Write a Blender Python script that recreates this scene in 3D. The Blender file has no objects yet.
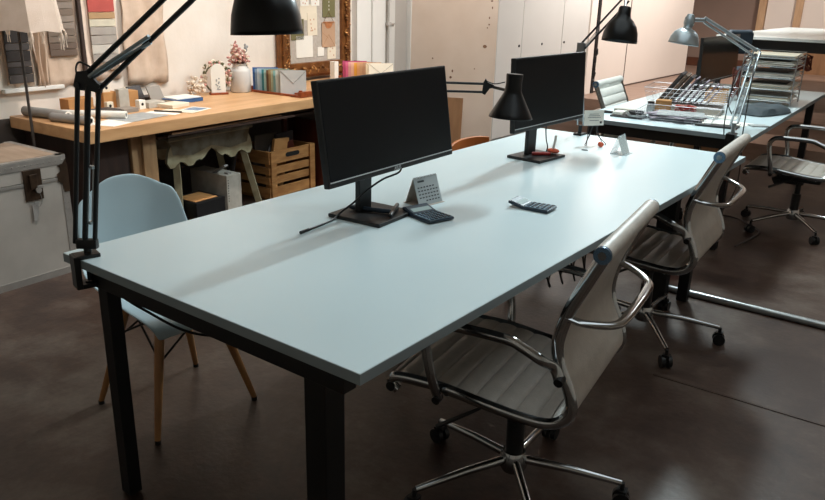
import bpy, bmesh, math, random
from mathutils import Vector, Matrix
random.seed(7)
PI = math.pi
sc = bpy.context.scene
C = sc.collection

# ------------------------------------------------------------------ materials
def lin(h):
    h = h.lstrip('#')
    v = [int(h[i:i+2], 16)/255 for i in (0, 2, 4)]
    return tuple((c/12.92 if c <= .04045 else ((c+.055)/1.055)**2.4) for c in v) + (1,)

def mat(name, col, rough=.5, metal=0, var=.06, scale=8, bump=0, bscale=60, col2=None, spec=.5, stretch=(1, 1, 1), coat=0, alpha=1, trans=0, detail=4, contrast=(.3, .7)):
    m = bpy.data.materials.new(name); m.use_nodes = True
    nt = m.node_tree; N = nt.nodes; L = nt.links
    b = N['Principled BSDF']
    b.inputs['Roughness'].default_value = rough; b.inputs['Metallic'].default_value = metal
    b.inputs['Specular IOR Level'].default_value = spec
    b.inputs['Coat Weight'].default_value = coat
    b.inputs['Transmission Weight'].default_value = trans
    b.inputs['Alpha'].default_value = alpha
    c1 = lin(col)
    c2 = lin(col2) if col2 else tuple(max(0, c*(1-var*2)) for c in c1[:3]) + (1,)
    tc = N.new('ShaderNodeTexCoord'); mp = N.new('ShaderNodeMapping')
    mp.inputs['Scale'].default_value = stretch
    L.new(tc.outputs['Object'], mp.inputs['Vector'])
    n = N.new('ShaderNodeTexNoise'); n.inputs['Scale'].default_value = scale; n.inputs['Detail'].default_value = detail
    L.new(mp.outputs['Vector'], n.inputs['Vector'])
    r = N.new('ShaderNodeValToRGB')
    r.color_ramp.elements[0].position = contrast[0]; r.color_ramp.elements[1].position = contrast[1]
    r.color_ramp.elements[0].color = c2; r.color_ramp.elements[1].color = c1
    L.new(n.outputs['Fac'], r.inputs['Fac']); L.new(r.outputs['Color'], b.inputs['Base Color'])
    if bump:
        n2 = N.new('ShaderNodeTexNoise'); n2.inputs['Scale'].default_value = bscale; n2.inputs['Detail'].default_value = 3
        L.new(mp.outputs['Vector'], n2.inputs['Vector'])
        bp = N.new('ShaderNodeBump'); bp.inputs['Strength'].default_value = bump; bp.inputs['Distance'].default_value = .01
        L.new(n2.outputs['Fac'], bp.inputs['Height']); L.new(bp.outputs['Normal'], b.inputs['Normal'])
    return m

M = {}
def mm(k, *a, **kw): M[k] = mat(k, *a, **kw)
mm('desk_top', '#d6e6e9', .26, var=.01, scale=3, spec=.38)
mm('desk_edge', '#8b979c', .5, var=.03)
mm('black_metal', '#0a0b0d', .45, var=.2, scale=20)
mm('black_gloss', '#050608', .3, var=.2, spec=.35)
mm('black_plastic', '#111214', .4, var=.15, scale=30)
mm('screen', '#06090d', .4, var=.1, scale=2, spec=.2)
mm('screen_grey', '#33312f', .12, var=.1, scale=2, spec=.8)
mm('bezel_line', '#d0d4d5', .4, var=.1)  # pale tone puts the bezel's reflected light into the colour
mm('dark_base', '#1c1a1b', .4, var=.15)
mm('chrome', '#b9bcbe', .12, metal=1, var=.04, scale=15)
mm('chrome_soft', '#9da0a2', .28, metal=1, var=.06, scale=15)
mm('silver_paint', '#a9b3b8', .33, metal=.7, var=.05, scale=12)
mm('leather', '#c6beb4', .42, var=.07, scale=25, bump=.15, bscale=180)
mm('leather_white', '#dcd8d0', .45, var=.04, scale=20, bump=.12, bscale=160)
mm('cap_blue', '#7698b8', .25, metal=.8, var=.1)
mm('shell_plastic', '#bdd0d6', .38, var=.02, scale=6)
mm('beech', '#a87848', .45, col2='#8a5d34', scale=5, stretch=(8, 8, 1))
mm('bench_wood', '#cfa375', .42, col2='#b98b5e', scale=3.5, stretch=(5, 1, 6), detail=8, bump=.08, bscale=30)
mm('bench_leg', '#a98660', .6, col2='#80603f', scale=4, stretch=(6, 6, 1), detail=6)
mm('dark_wood', '#3a261d', .55, col2='#241610', scale=5, stretch=(4, 4, 1))
mm('red_wood', '#5e2c1d', .4, col2='#43190f', scale=5, stretch=(5, 5, 1))
mm('rack_wood', '#9a4a25', .35, col2='#70300f', scale=8, stretch=(1, 4, 4))
mm('crate_wood', '#bd8953', .55, col2='#8e5d31', scale=6, stretch=(1, 1, 5), detail=7, bump=.1, bscale=40)
mm('old_paint', '#8f9183', .7, col2='#6b5f48', scale=7, detail=9, bump=.2, bscale=30, contrast=(.42, .62))
mm('old_cream', '#b3ab8c', .7, col2='#8a7c5e', scale=12, detail=8, bump=.15, bscale=40)
mm('cream_panel', '#dccbbb', .6, col2='#d0bcaa', scale=2.2, detail=6, bump=.03)
mm('knot', '#8b6a52', .7, col2='#6b4b38', scale=30)
mm('brown_board', '#98714f', .6, col2='#846041', scale=4, stretch=(4, 4, 1))
mm('cabinet_white', '#cbcac6', .45, var=.02, scale=2)
mm('panel_pink', '#e4dad1', .5, var=.02, scale=1.5)
mm('seam', '#4c3b32', .7, var=.1)
mm('plaster', '#e6dcd1', .8, col2='#d6c9bb', scale=2.5, detail=6, bump=.12, bscale=25)
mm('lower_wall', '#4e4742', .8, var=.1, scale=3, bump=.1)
mm('wall_brown', '#8a7468', .8, var=.05, scale=2, bump=.05)
mm('white_paint', '#e4e2dc', .4, var=.02, scale=4)
mm('grey_paint', '#bdb8b1', .45, var=.03, scale=4)
mm('post_wood', '#c6a482', .5, col2='#b08e6c', scale=4, stretch=(6, 6, 1))
mm('platform_wood', '#967d6f', .45, col2='#7d6658', scale=3, stretch=(1, 10, 4), detail=6)
mm('skirting', '#5b3523', .5, col2='#472617', scale=4)
mm('linen', '#cbb4a0', .85, col2='#bca48f', scale=14, bump=.25, bscale=220)
mm('linen_light', '#e0cdbd', .85, col2='#d4bfad', scale=12, bump=.2, bscale=220)
mm('ribbon', '#e6d4c2', .8, var=.05)
mm('pole_grey', '#5a5450', .4, metal=.5, var=.1)
mm('trunk_metal', '#b6b0a8', .42, metal=.25, col2='#a29c94', scale=4, detail=7, bump=.04, bscale=30)
mm('trunk_top', '#a08b78', .6, col2='#86725f', scale=4, stretch=(1, 6, 1), detail=6)
mm('trunk_trim', '#b0aca6', .35, metal=.6, var=.08, scale=20)
mm('trunk_brass', '#4b3a2c', .45, metal=.6, col2='#33261c', scale=20)
mm('tag_grey', '#8f8c88', .6, var=.05)
mm('paper', '#e8e4da', .7, var=.02, scale=10)
mm('paper_warm', '#e2d6c0', .7, var=.04, scale=10)
mm('paper_grey', '#a6a8a6', .6, col2='#8d9090', scale=20)
mm('roll_grey', '#9a9894', .5, var=.08, scale=10)
mm('cardboard', '#b98753', .7, col2='#a57442', scale=8)
mm('grey_card', '#8e857b', .6, var=.08)
mm('slate', '#3f3a3a', .6, var=.15)
mm('book_blue', '#355f93', .5, var=.08)
mm('print_blue', '#7f93a4', .5, col2='#4f6f93', scale=25)
mm('gold', '#bd8850', .38, metal=.55, col2='#5e3616', scale=30, bump=.5, bscale=60, contrast=(.4, .6))
mm('gold_plain', '#8a5a30', .4, metal=.4, col2='#6b3f1e', scale=15)
mm('olive', '#6f6a45', .7, var=.06)
mm('kraft', '#b79477', .7, var=.05)
mm('copper', '#d08a5c', .4, var=.1, metal=.3)
mm('mesh_grey', '#b9b0a6', .7, col2='#a89f94', scale=40)
mm('jug', '#cfcac4', .5, var=.05, scale=8)
mm('pink_petal', '#d6a59a', .8, col2='#b87d74', scale=25)
mm('cream_petal', '#e4d5c4', .8, col2='#cdb9a2', scale=25)
mm('dry_green', '#6f6b4b', .8, col2='#4d4a33', scale=25)
mm('stem', '#7a5a3a', .8)
mm('box_white', '#b9b3a8', .6, col2='#a39c90', scale=20)
mm('hole', '#0b0a0a', .9)
mm('calc_body', '#20303f', .35, var=.1)
mm('calc_face', '#728794', .6, var=.04, spec=.2)
mm('calc_lcd', '#9aaaa8', .55, var=.03, spec=.2)
mm('calc_key', '#0f1822', .4)
mm('calc_key_light', '#2c4256', .4)
mm('calendar', '#c4cdd0', .6, var=.02)
mm('calendar_side', '#b9ab9e', .6, var=.05)
mm('ink', '#4b5358', .7)
mm('red', '#b5322b', .4, var=.1)
mm('orange', '#e2603a', .5, var=.06)
mm('orange_wood', '#c8773a', .45, col2='#ab5e29', scale=4, stretch=(5, 1, 1))
mm('yellow', '#dba020', .5, var=.05)
mm('acrylic', '#dfe8ea', .08, alpha=.35, var=.01)
mm('wire', '#a9a5a8', .4, metal=.6)
mm('dark_wire', '#3b3d40', .4, metal=.6)
mm('bag', '#4a5358', .75, col2='#3c4448', scale=9, bump=.2, bscale=60)
mm('blue_dark', '#2f4250', .6, var=.08)
mm('floor_dark', '#5f4a3f', .5)
mm('pipe', '#a3a6a6', .3, metal=.7, var=.08)
mm('purple_grey', '#9c8f99', .7, col2='#80747f', scale=20)
mm('cable_red', '#6a2f26', .5)

def floor_mat():
    m = bpy.data.materials.new('concrete_floor'); m.use_nodes = True
    nt = m.node_tree; N = nt.nodes; L = nt.links; b = N['Principled BSDF']
    tc = N.new('ShaderNodeTexCoord')
    n = N.new('ShaderNodeTexNoise'); n.inputs['Scale'].default_value = 1.6; n.inputs['Detail'].default_value = 11; n.inputs['Roughness'].default_value = .68
    L.new(tc.outputs['Object'], n.inputs['Vector'])
    r = N.new('ShaderNodeValToRGB'); e = r.color_ramp.elements
    e[0].position = .40; e[0].color = lin('#33211a'); e[1].position = .62; e[1].color = lin('#67594f')
    k = e.new(.5); k.color = lin('#4a372d')
    L.new(n.outputs['Fac'], r.inputs['Fac'])
    n2 = N.new('ShaderNodeTexNoise'); n2.inputs['Scale'].default_value = 45; n2.inputs['Detail'].default_value = 5
    L.new(tc.outputs['Object'], n2.inputs['Vector'])
    mx = N.new('ShaderNodeMix'); mx.data_type = 'RGBA'; mx.blend_type = 'MULTIPLY'; mx.inputs[0].default_value = .35
    L.new(r.outputs['Color'], mx.inputs[6]); L.new(n2.outputs['Fac'], mx.inputs[7])
    L.new(mx.outputs[2], b.inputs['Base Color'])
    rr = N.new('ShaderNodeMapRange'); rr.inputs[3].default_value = .32; rr.inputs[4].default_value = .55
    L.new(n.outputs['Fac'], rr.inputs[0]); L.new(rr.outputs[0], b.inputs['Roughness'])
    bp = N.new('ShaderNodeBump'); bp.inputs['Strength'].default_value = .12; bp.inputs['Distance'].default_value = .01
    L.new(n2.outputs['Fac'], bp.inputs['Height']); L.new(bp.outputs['Normal'], b.inputs['Normal'])
    return m
M['floor'] = floor_mat()

# ------------------------------------------------------------------ mesh builder
def V(*a): return Vector(a)
class MB:
    def __init__(s): s.bm = bmesh.new(); s.mats = []; s.cur = 0
    def use(s, k):
        if k not in s.mats: s.mats.append(k)
        s.cur = s.mats.index(k); return s
    def _f(s, fs):
        for f in fs: f.material_index = s.cur
    def face(s, pts):
        f = s.bm.faces.new([s.bm.verts.new(p) for p in pts]); s._f([f]); return s
    def box(s, c, d, rot=None, T=None, bev=0):
        m = Matrix.Translation(c) @ (rot.to_4x4() if rot else Matrix()) @ Matrix.Diagonal((*d, 1))
        if T: m = T @ m
        r = bmesh.ops.create_cube(s.bm, size=1, matrix=m)
        fs = {f for v in r['verts'] for f in v.link_faces}; s._f(fs)
        if bev:
            es = list({e for v in r['verts'] for e in v.link_edges})
            rr = bmesh.ops.bevel(s.bm, geom=es, offset=bev, segments=2, affect='EDGES', profile=.6)
            s._f(rr['faces'])
        return s
    def bx(s, x0, x1, y0, y1, z0, z1, bev=0):
        return s.box(((x0+x1)/2, (y0+y1)/2, (z0+z1)/2), (abs(x1-x0), abs(y1-y0), abs(z1-z0)), bev=bev)
    def ring(s, c, u, v, r, n, r2=None):
        r2 = r if r2 is None else r2
        return [s.bm.verts.new(c + u*(r*math.cos(2*PI*i/n)) + v*(r2*math.sin(2*PI*i/n))) for i in range(n)]
    def skin(s, a, b):
        n = len(a); s._f([s.bm.faces.new((a[i], a[(i+1) % n], b[(i+1) % n], b[i])) for i in range(n)])
    def cap(s, a, rev=False):
        s._f([s.bm.faces.new(a[::-1] if rev else a)])
    def tube(s, pts, r, n=8, r2=None, closed=False, up=None, caps=True):
        pts = [Vector(p) for p in pts]
        rs = r if isinstance(r, (list, tuple)) else [r]*len(pts)
        rings = []; m = len(pts); prev = None
        for i, p in enumerate(pts):
            if closed: t = pts[(i+1) % m] - pts[i-1]
            else: t = (pts[min(i+1, m-1)] - pts[max(i-1, 0)])
            t.normalize()
            if prev is None:
                a = Vector(up) if up else (V(0, 0, 1) if abs(t.z) < .9 else V(0, 1, 0))
            else: a = prev
            u = (a - t*a.dot(t)).normalized(); prev = u; v = t.cross(u)
            rings.append(s.ring(p, u, v, rs[i], n, (r2 if r2 else rs[i])))
        for i in range(m-1): s.skin(rings[i], rings[i+1])
        if closed: s.skin(rings[-1], rings[0])
        elif caps: s.cap(rings[0], True); s.cap(rings[-1])
        return s
    def cyl(s, a, b, r, n=16, rb=None):
        return s.tube([a, b], [r, rb if rb is not None else r], n)
    def lathe(s, prof, n=28, T=None, capends=False):
        T = T or Matrix(); rings = []
        for (r, z) in prof:
            rings.append([s.bm.verts.new(T @ V(max(r, 1e-4)*math.cos(2*PI*i/n), max(r, 1e-4)*math.sin(2*PI*i/n), z)) for i in range(n)])
        for i in range(len(rings)-1): s.skin(rings[i], rings[i+1])
        if capends: s.cap(rings[0], True); s.cap(rings[-1])
        return s
    def prism(s, poly, d, T=None):
        """poly in xy plane, extruded along z by d"""
        T = T or Matrix()
        a = [s.bm.verts.new(T @ V(x, y, 0)) for x, y in poly]; b = [s.bm.verts.new(T @ V(x, y, d)) for x, y in poly]
        s.cap(a, True); s.cap(b); s.skin(a, b); return s
    def blob(s, c, r, sub=1, jit=0):
        q = bmesh.ops.create_icosphere(s.bm, subdivisions=sub, radius=1, matrix=Matrix.Translation(c) @ Matrix.Diagonal((*(r if isinstance(r, (tuple, list)) else (r, r, r)), 1)))
        for v in q['verts']:
            if jit: v.co += Vector((random.uniform(-1, 1), random.uniform(-1, 1), random.uniform(-1, 1)))*jit
            for f in v.link_faces: f.material_index = s.cur
        return s
    def build(s, name, key, parent=None, smooth=False, solid=0, sub=0, bev=0):
        bmesh.ops.recalc_face_normals(s.bm, faces=s.bm.faces[:])
        me = bpy.data.meshes.new(name); s.bm.to_mesh(me); s.bm.free()
        keys = s.mats if s.mats else [key]
        for k in keys: me.materials.append(M[k])
        o = bpy.data.objects.new(name, me); C.objects.link(o)
        if parent: o.parent = parent
        if smooth:
            for p in me.polygons: p.use_smooth = True
            try: me.set_sharp_from_angle(angle=math.radians(40))
            except Exception: pass
        if solid:
            md = o.modifiers.new('solid', 'SOLIDIFY'); md.thickness = solid; md.offset = 0
        if sub:
            md = o.modifiers.new('sub', 'SUBSURF'); md.levels = sub; md.render_levels = sub
        if bev:
            md = o.modifiers.new('bev', 'BEVEL'); md.width = bev; md.segments = 2; md.limit_method = 'ANGLE'
        return o
def tag(o, label, cat, group=None, kind=None):
    o['label'] = label; o['category'] = cat
    if group: o['group'] = group
    if kind: o['kind'] = kind
    return o
def thing(name, label, cat, loc=(0, 0, 0), rz=0, group=None):
    o = bpy.data.objects.new(name, None); C.objects.link(o); o.empty_display_size = .05
    o.location = loc; o.rotation_euler = (0, 0, rz)
    return tag(o, label, cat, group)
def struct(name, mb, key, **k):
    o = mb.build(name, key, **k); o['kind'] = 'structure'; return o
def copy_tree(o, loc, rz, label=None, group=None):
    r = o.copy(); C.objects.link(r); r.location = loc; r.rotation_euler = (0, 0, rz)
    if label: r['label'] = label
    if group: r['group'] = group
    for ch in list(o.children):
        c = ch.copy(); C.objects.link(c); c.parent = r
        for g in list(ch.children):
            d = g.copy(); C.objects.link(d); d.parent = c
    return r
def text(body, size, key, T, parent, name='lettering', ext=.0004):
    cu = bpy.data.curves.new(name, 'FONT'); cu.body = body; cu.size = size; cu.extrude = ext; cu.align_x = 'CENTER'; cu.align_y = 'CENTER'
    t = bpy.data.objects.new('tmp', cu); C.objects.link(t)
    bpy.context.view_layer.update()
    me = bpy.data.meshes.new_from_object(t.evaluated_get(bpy.context.evaluated_depsgraph_get()))
    bpy.data.objects.remove(t); me.transform(T); me.materials.clear(); me.materials.append(M[key])
    o = bpy.data.objects.new(name, me); C.objects.link(o); o.parent = parent; return o
def spline(pts, n=8):
    """catmull-rom through points"""
    P = [Vector(p) for p in pts]; out = []
    for i in range(len(P)-1):
        p0 = P[max(i-1, 0)]; p1 = P[i]; p2 = P[i+1]; p3 = P[min(i+2, len(P)-1)]
        for k in range(n):
            t = k/n
            out.append(.5*((2*p1)+(p2-p0)*t+(2*p0-5*p1+4*p2-p3)*t*t+(3*p1-p0-3*p2+p3)*t**3))
    out.append(P[-1]); return out
def Rz(a): return Matrix.Rotation(a, 4, 'Z')
def Rx(a): return Matrix.Rotation(a, 4, 'X')
def Ry(a): return Matrix.Rotation(a, 4, 'Y')
def Tr(*a): return Matrix.Translation(a)

# ------------------------------------------------------------------ camera
cam = bpy.data.cameras.new('camera'); co = bpy.data.objects.new('camera', cam); C.objects.link(co)
Rm = Matrix(((0.79567, -0.21609, 0.56588), (0.60526, 0.24655, -0.75688), (0.02404, 0.94473, 0.32697)))
co.matrix_world = Matrix.Translation((1.88116, -0.95929, 1.42859)) @ Rm.to_4x4()
cam.sensor_width = 36; cam.lens = 754.464*36/825; cam.clip_start = .05; cam.clip_end = 60
sc.camera = co

# ------------------------------------------------------------------ room
WT = math.atan(.0594)                       # the left wall runs 3.4 degrees off the desk's length
def wx(y): return -2.52-.0594*(y-1.1)
WALL = Tr(wx(0), 0, 0) @ Rz(WT)             # wall frame: +y along the wall, +x into the room
b = MB().bx(-5.2, 4.6, -3.2, 12.8, -.12, 0); struct('floor', b, 'floor')
b = MB().bx(-5.2, 4.6, -3.2, 12.8, 3.1, 3.2); struct('ceiling', b, 'plaster')
b = MB(); b.box((-.1, 4.7, 1.55), (.2, 16.2, 3.1)); o = struct('wall_left', b, 'plaster'); o.matrix_world = WALL
b = MB().bx(-5.2, 4.6, 12.6, 12.8, 0, 3.1); struct('wall_back', b, 'wall_brown')
b = MB().bx(4.5, 4.6, -3.2, 12.6, 0, 3.1); struct('wall_right', b, 'plaster')
b = MB().bx(-2.3, 4.5, -3.2, -3.1, 0, 3.1); struct('wall_front', b, 'plaster')
b = MB().bx(-3.2, 4.5, 7.15, 12.6, 0, .3).bx(-3.2, 4.5, 6.5, 7.15, 0, .15); struct('floor_platform', b, 'platform_wood')
b = MB().bx(-3.2, 4.5, 12.57, 12.6, .3, .44); struct('baseboard_back', b, 'skirting')
# timber posts with pale infill on the back wall
for i, (x, k) in enumerate(((-1.34, 1), (-.8, 2))):
    b = MB().bx(x-.045, x+.06, 12.5, 12.6, .3, 3.1); struct('trim_%d' % (i+1), b, 'post_wood')
b = MB().bx(-1.27, 2.8, 12.56, 12.6, .95, 3.1); struct('trim_3', b, 'panel_pink')
b = MB().bx(-1.27, 2.8, 12.55, 12.6, .3, .93); struct('trim_4', b, 'brown_board')
# dark lower band of the left wall under the bench
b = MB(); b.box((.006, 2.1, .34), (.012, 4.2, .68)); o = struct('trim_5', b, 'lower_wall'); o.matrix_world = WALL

# white door with glazed-looking leaves on the left wall
def wl(name, label, cat, y, z=0, off=0, group=None):
    o = thing(name, label, cat); o.matrix_world = WALL @ Tr(off, y, z); return o
def wloc(o, y, z=0, off=0): o.matrix_world = WALL @ Tr(off, y, z)
b = MB(); y0, y1 = 4.24, 5.08
b.box((.03, y0, 1.2), (.06, .06, 2.4)).box((.03, y1, 1.2), (.06, .07, 2.4)).box((.03, (y0+y1)/2, 2.37), (.06, y1-y0, .08))
d = struct('door_1', b, 'white_paint'); d.matrix_world = WALL
b = MB().box((.02, y0+.13, 1.16), (.03, .16, 2.3)).box((.02, y0+.33, 1.16), (.03, .20, 2.3)); o = b.build('door_leaf', 'white_paint', d, bev=.004)
b = MB().box((.02, y0+.52, 1.16), (.03, .12, 2.3)); b.build('door_leaf', 'white_paint', d, bev=.004)
b = MB().box((.015, y0+.69, 1.16), (.02, .20, 2.3)); b.build('door_pane', 'grey_paint', d, bev=.003)
b = MB().tube([(.06, y0+.445, .1), (.06, y0+.445, 2.2)], .008, 8).box((.055, y0+.445, 1.12), (.03, .05, .03)).cyl((.05, y0+.45, 1.12), (.05, y0+.55, 1.12), .006)
b.build('door_bolt', 'grey_paint', d, smooth=True)

# wall panels (sliding) and cupboard line at the far left
def panel(name, label, y0, y1, z0, key, x=-1.95, t=.03):
    b = MB().bx(x-t, x, y0, y1, z0, 3.05, bev=.004); o = b.build(name, key); tag(o, label, 'panel'); return o
cab = thing('tall_cupboard', 'tall pale grey fitted cupboard behind the two far monitors', 'cupboard', (-1.95, 5.42, 0))
b = MB().bx(-.6, -.022, 0, 2.18, 0, 3.0); b.build('body', 'cabinet_white', cab)
for k, (a, c_) in enumerate(((0, .47), (.478, 1.345), (1.353, 2.0))):
    dr = MB().bx(-.02, 0, a, c_, .04, 2.98, bev=.003).build('door', 'cabinet_white', cab)
    ky = (c_-.05, a+.42, a+.05)[k]
    MB().cyl((0, ky, .92), (.006, ky, .92), .012, 12).build('finger_hole', 'hole', dr)
MB().bx(-.5, .012, 2.02, 2.18, 0, 3.0).build('end_post', 'panel_pink', cab)
b = MB().bx(-2.0, -1.93, 7.615, 7.68, .3, 3.0)
for k in range(5): b.blob((-1.935, 7.65+.01*math.sin(k*2), .42+.09*k), (.02, .03, .06), 1, .006)
o = b.build('black_curtain_edge', 'black_plastic'); tag(o, 'narrow black strip hanging between the cupboard and the sliding panels', 'strip')
for y0, y1, l in ((7.7, 8.62, 'nearer tall pale pink sliding panel on the platform'), (8.64, 11.05, 'farther wide pale pink sliding panel at the end of the platform')):
    p = thing('sliding_panel', l, 'panel', (-1.95, y0, .3))
    MB().bx(-.03, 0, 0, y1-y0, .015, 2.75, bev=.004).build('board', 'panel_pink', p)
    MB().bx(-.035, .004, 0, y1-y0, 0, .015).build('bottom_rail', 'seam', p)
    MB().bx(-.03, .003, y1-y0-.012, y1-y0+.006, .015, 2.75).build('edge_strip', 'seam', p)

# leaning boards
def lean(name, label, w, h, t, key, base, rz, ang, extra=None):
    if w < 0: w = .83
    o = thing(name, label, 'board', base, rz)
    T = Ry(-ang)
    MB().box((t/2, w/2, h/2), (t, w, h), T=T, bev=.003).build('board', key, o)
    if extra: extra(o, T, w, h, t)
    return o
def knots(o, T, w, h, t):
    for y, z, ry, rz_ in ((.98, .93, .02, .016), (.55, .63, .012, .012), (.57, .69, .008, .014), (.86, .72, .006, .006), (1.02, 1.19, .006, .012), (1.02, 1.13, .008, .008), (1.04, 1.34, .012, .008), (1.0, 1.1, .006, .006), (1.05, 1.28, .006, .012), (.3, .8, .008, .008)):
        MB().blob(T @ V(t+.0005, y*.74, z), (.002, ry, rz_), 2).build('knot', 'knot', o)
lean('plywood_sheet', 'large cream plywood sheet with brown knots leaning on the wall', -1, 2.45, .02, 'cream_panel', (-2.70, 5.06, 0), math.radians(-68), .012, knots)
lean('brown_board', 'small brown board leaning against the cream plywood sheet', .30, .46, .015, 'brown_board', (-2.37, 4.97, 0), math.radians(-68), .10)

# ------------------------------------------------------------------ desks
def desk(name, label, W_, L_, loc, rz, group=None, legs=None, skirt=.06):
    t = thing(name, label, 'desk', loc, rz, group)
    b = MB().use('desk_top').bx(0, W_, 0, L_, .7165, .74).use('desk_edge').bx(-.001, W_+.001, -.001, L_+.001, .7155, .7385)
    b.build('desktop', 'desk_top', t)
    f = MB(); z0, z1 = .655, .715
    f.bx(.07, W_-.07, .03, .07, z0, z1).bx(.07, W_-.07, L_-.07, L_-.03, z0, z1)
    f.bx(.075, .115, .07, L_-.07, z0, z1).bx(W_-.14, W_-.10, .07, L_-.07, z0, z1)
    f.build('frame', 'black_metal', t, bev=.002)
    for (x, y, sx, sy) in legs:
        MB().bx(x, x+sx, y, y+sy, .004, .7155).build('leg', 'black_metal', t, bev=.003)
    return t
W1, L1 = 1.048, 2.683
d1 = desk('work_desk', 'long white-topped desk with black steel legs in the foreground', W1, L1, (0, 0, 0), 0,
     legs=((.085, .036, .045, .04), (.855, .04, .062, .062), (.745, 2.49, .085, .06), (.855, 2.60, .05, .045), (.085, 2.60, .045, .04), (.085, 1.32, .045, .04)))
d2 = desk('side_desk', 'white-topped desk with black frame crowded with papers behind the main desk', .98, 2.55, (-.045, 3.19, 0), math.radians(1.8),
     legs=((.06, .05, .045, .04), (.76, .30, .07, .06), (.87, 2.45, .05, .05), (.06, 2.45, .05, .05)))

# far table on the platform
t = thing('far_table', 'white-topped table with deep black apron on the wooden platform', 'table', (-.60, 7.7, .3))
MB().bx(0, 2.3, 0, 3.4, .715, .745, bev=.003).build('tabletop', 'desk_top', t)
MB().bx(.06, 2.25, .03, .09, .61, .714).bx(.06, 2.25, 3.3, 3.36, .61, .714).bx(.03, .09, .03, 3.36, .61, .714).bx(2.2, 2.25, .03, 3.36, .61, .714).build('apron', 'black_metal', t)
for x, y in ((.03, .03), (2.19, .03), (.03, 3.3), (2.19, 3.3)):
    MB().bx(x, x+.06, y, y+.06, 0, .612).build('leg', 'black_metal', t)

# silver pipe on the floor
b = MB().tube([(.73, 2.70, .017), (2.6, 2.73, .017)], .017, 12); o = b.build('floor_pipe', 'pipe', smooth=True)
tag(o, 'silver metal pipe lying across the floor beside the desk leg', 'pipe')
b = MB().box((.0, 0, .0015), (2.6, .012, .003)); o = b.build('floor_crack', 'seam'); o.location = (2.35, 1.82, 0); o.rotation_euler = (0, 0, math.radians(2)); o['kind'] = 'structure'; o.name = 'trim_6'

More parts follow.
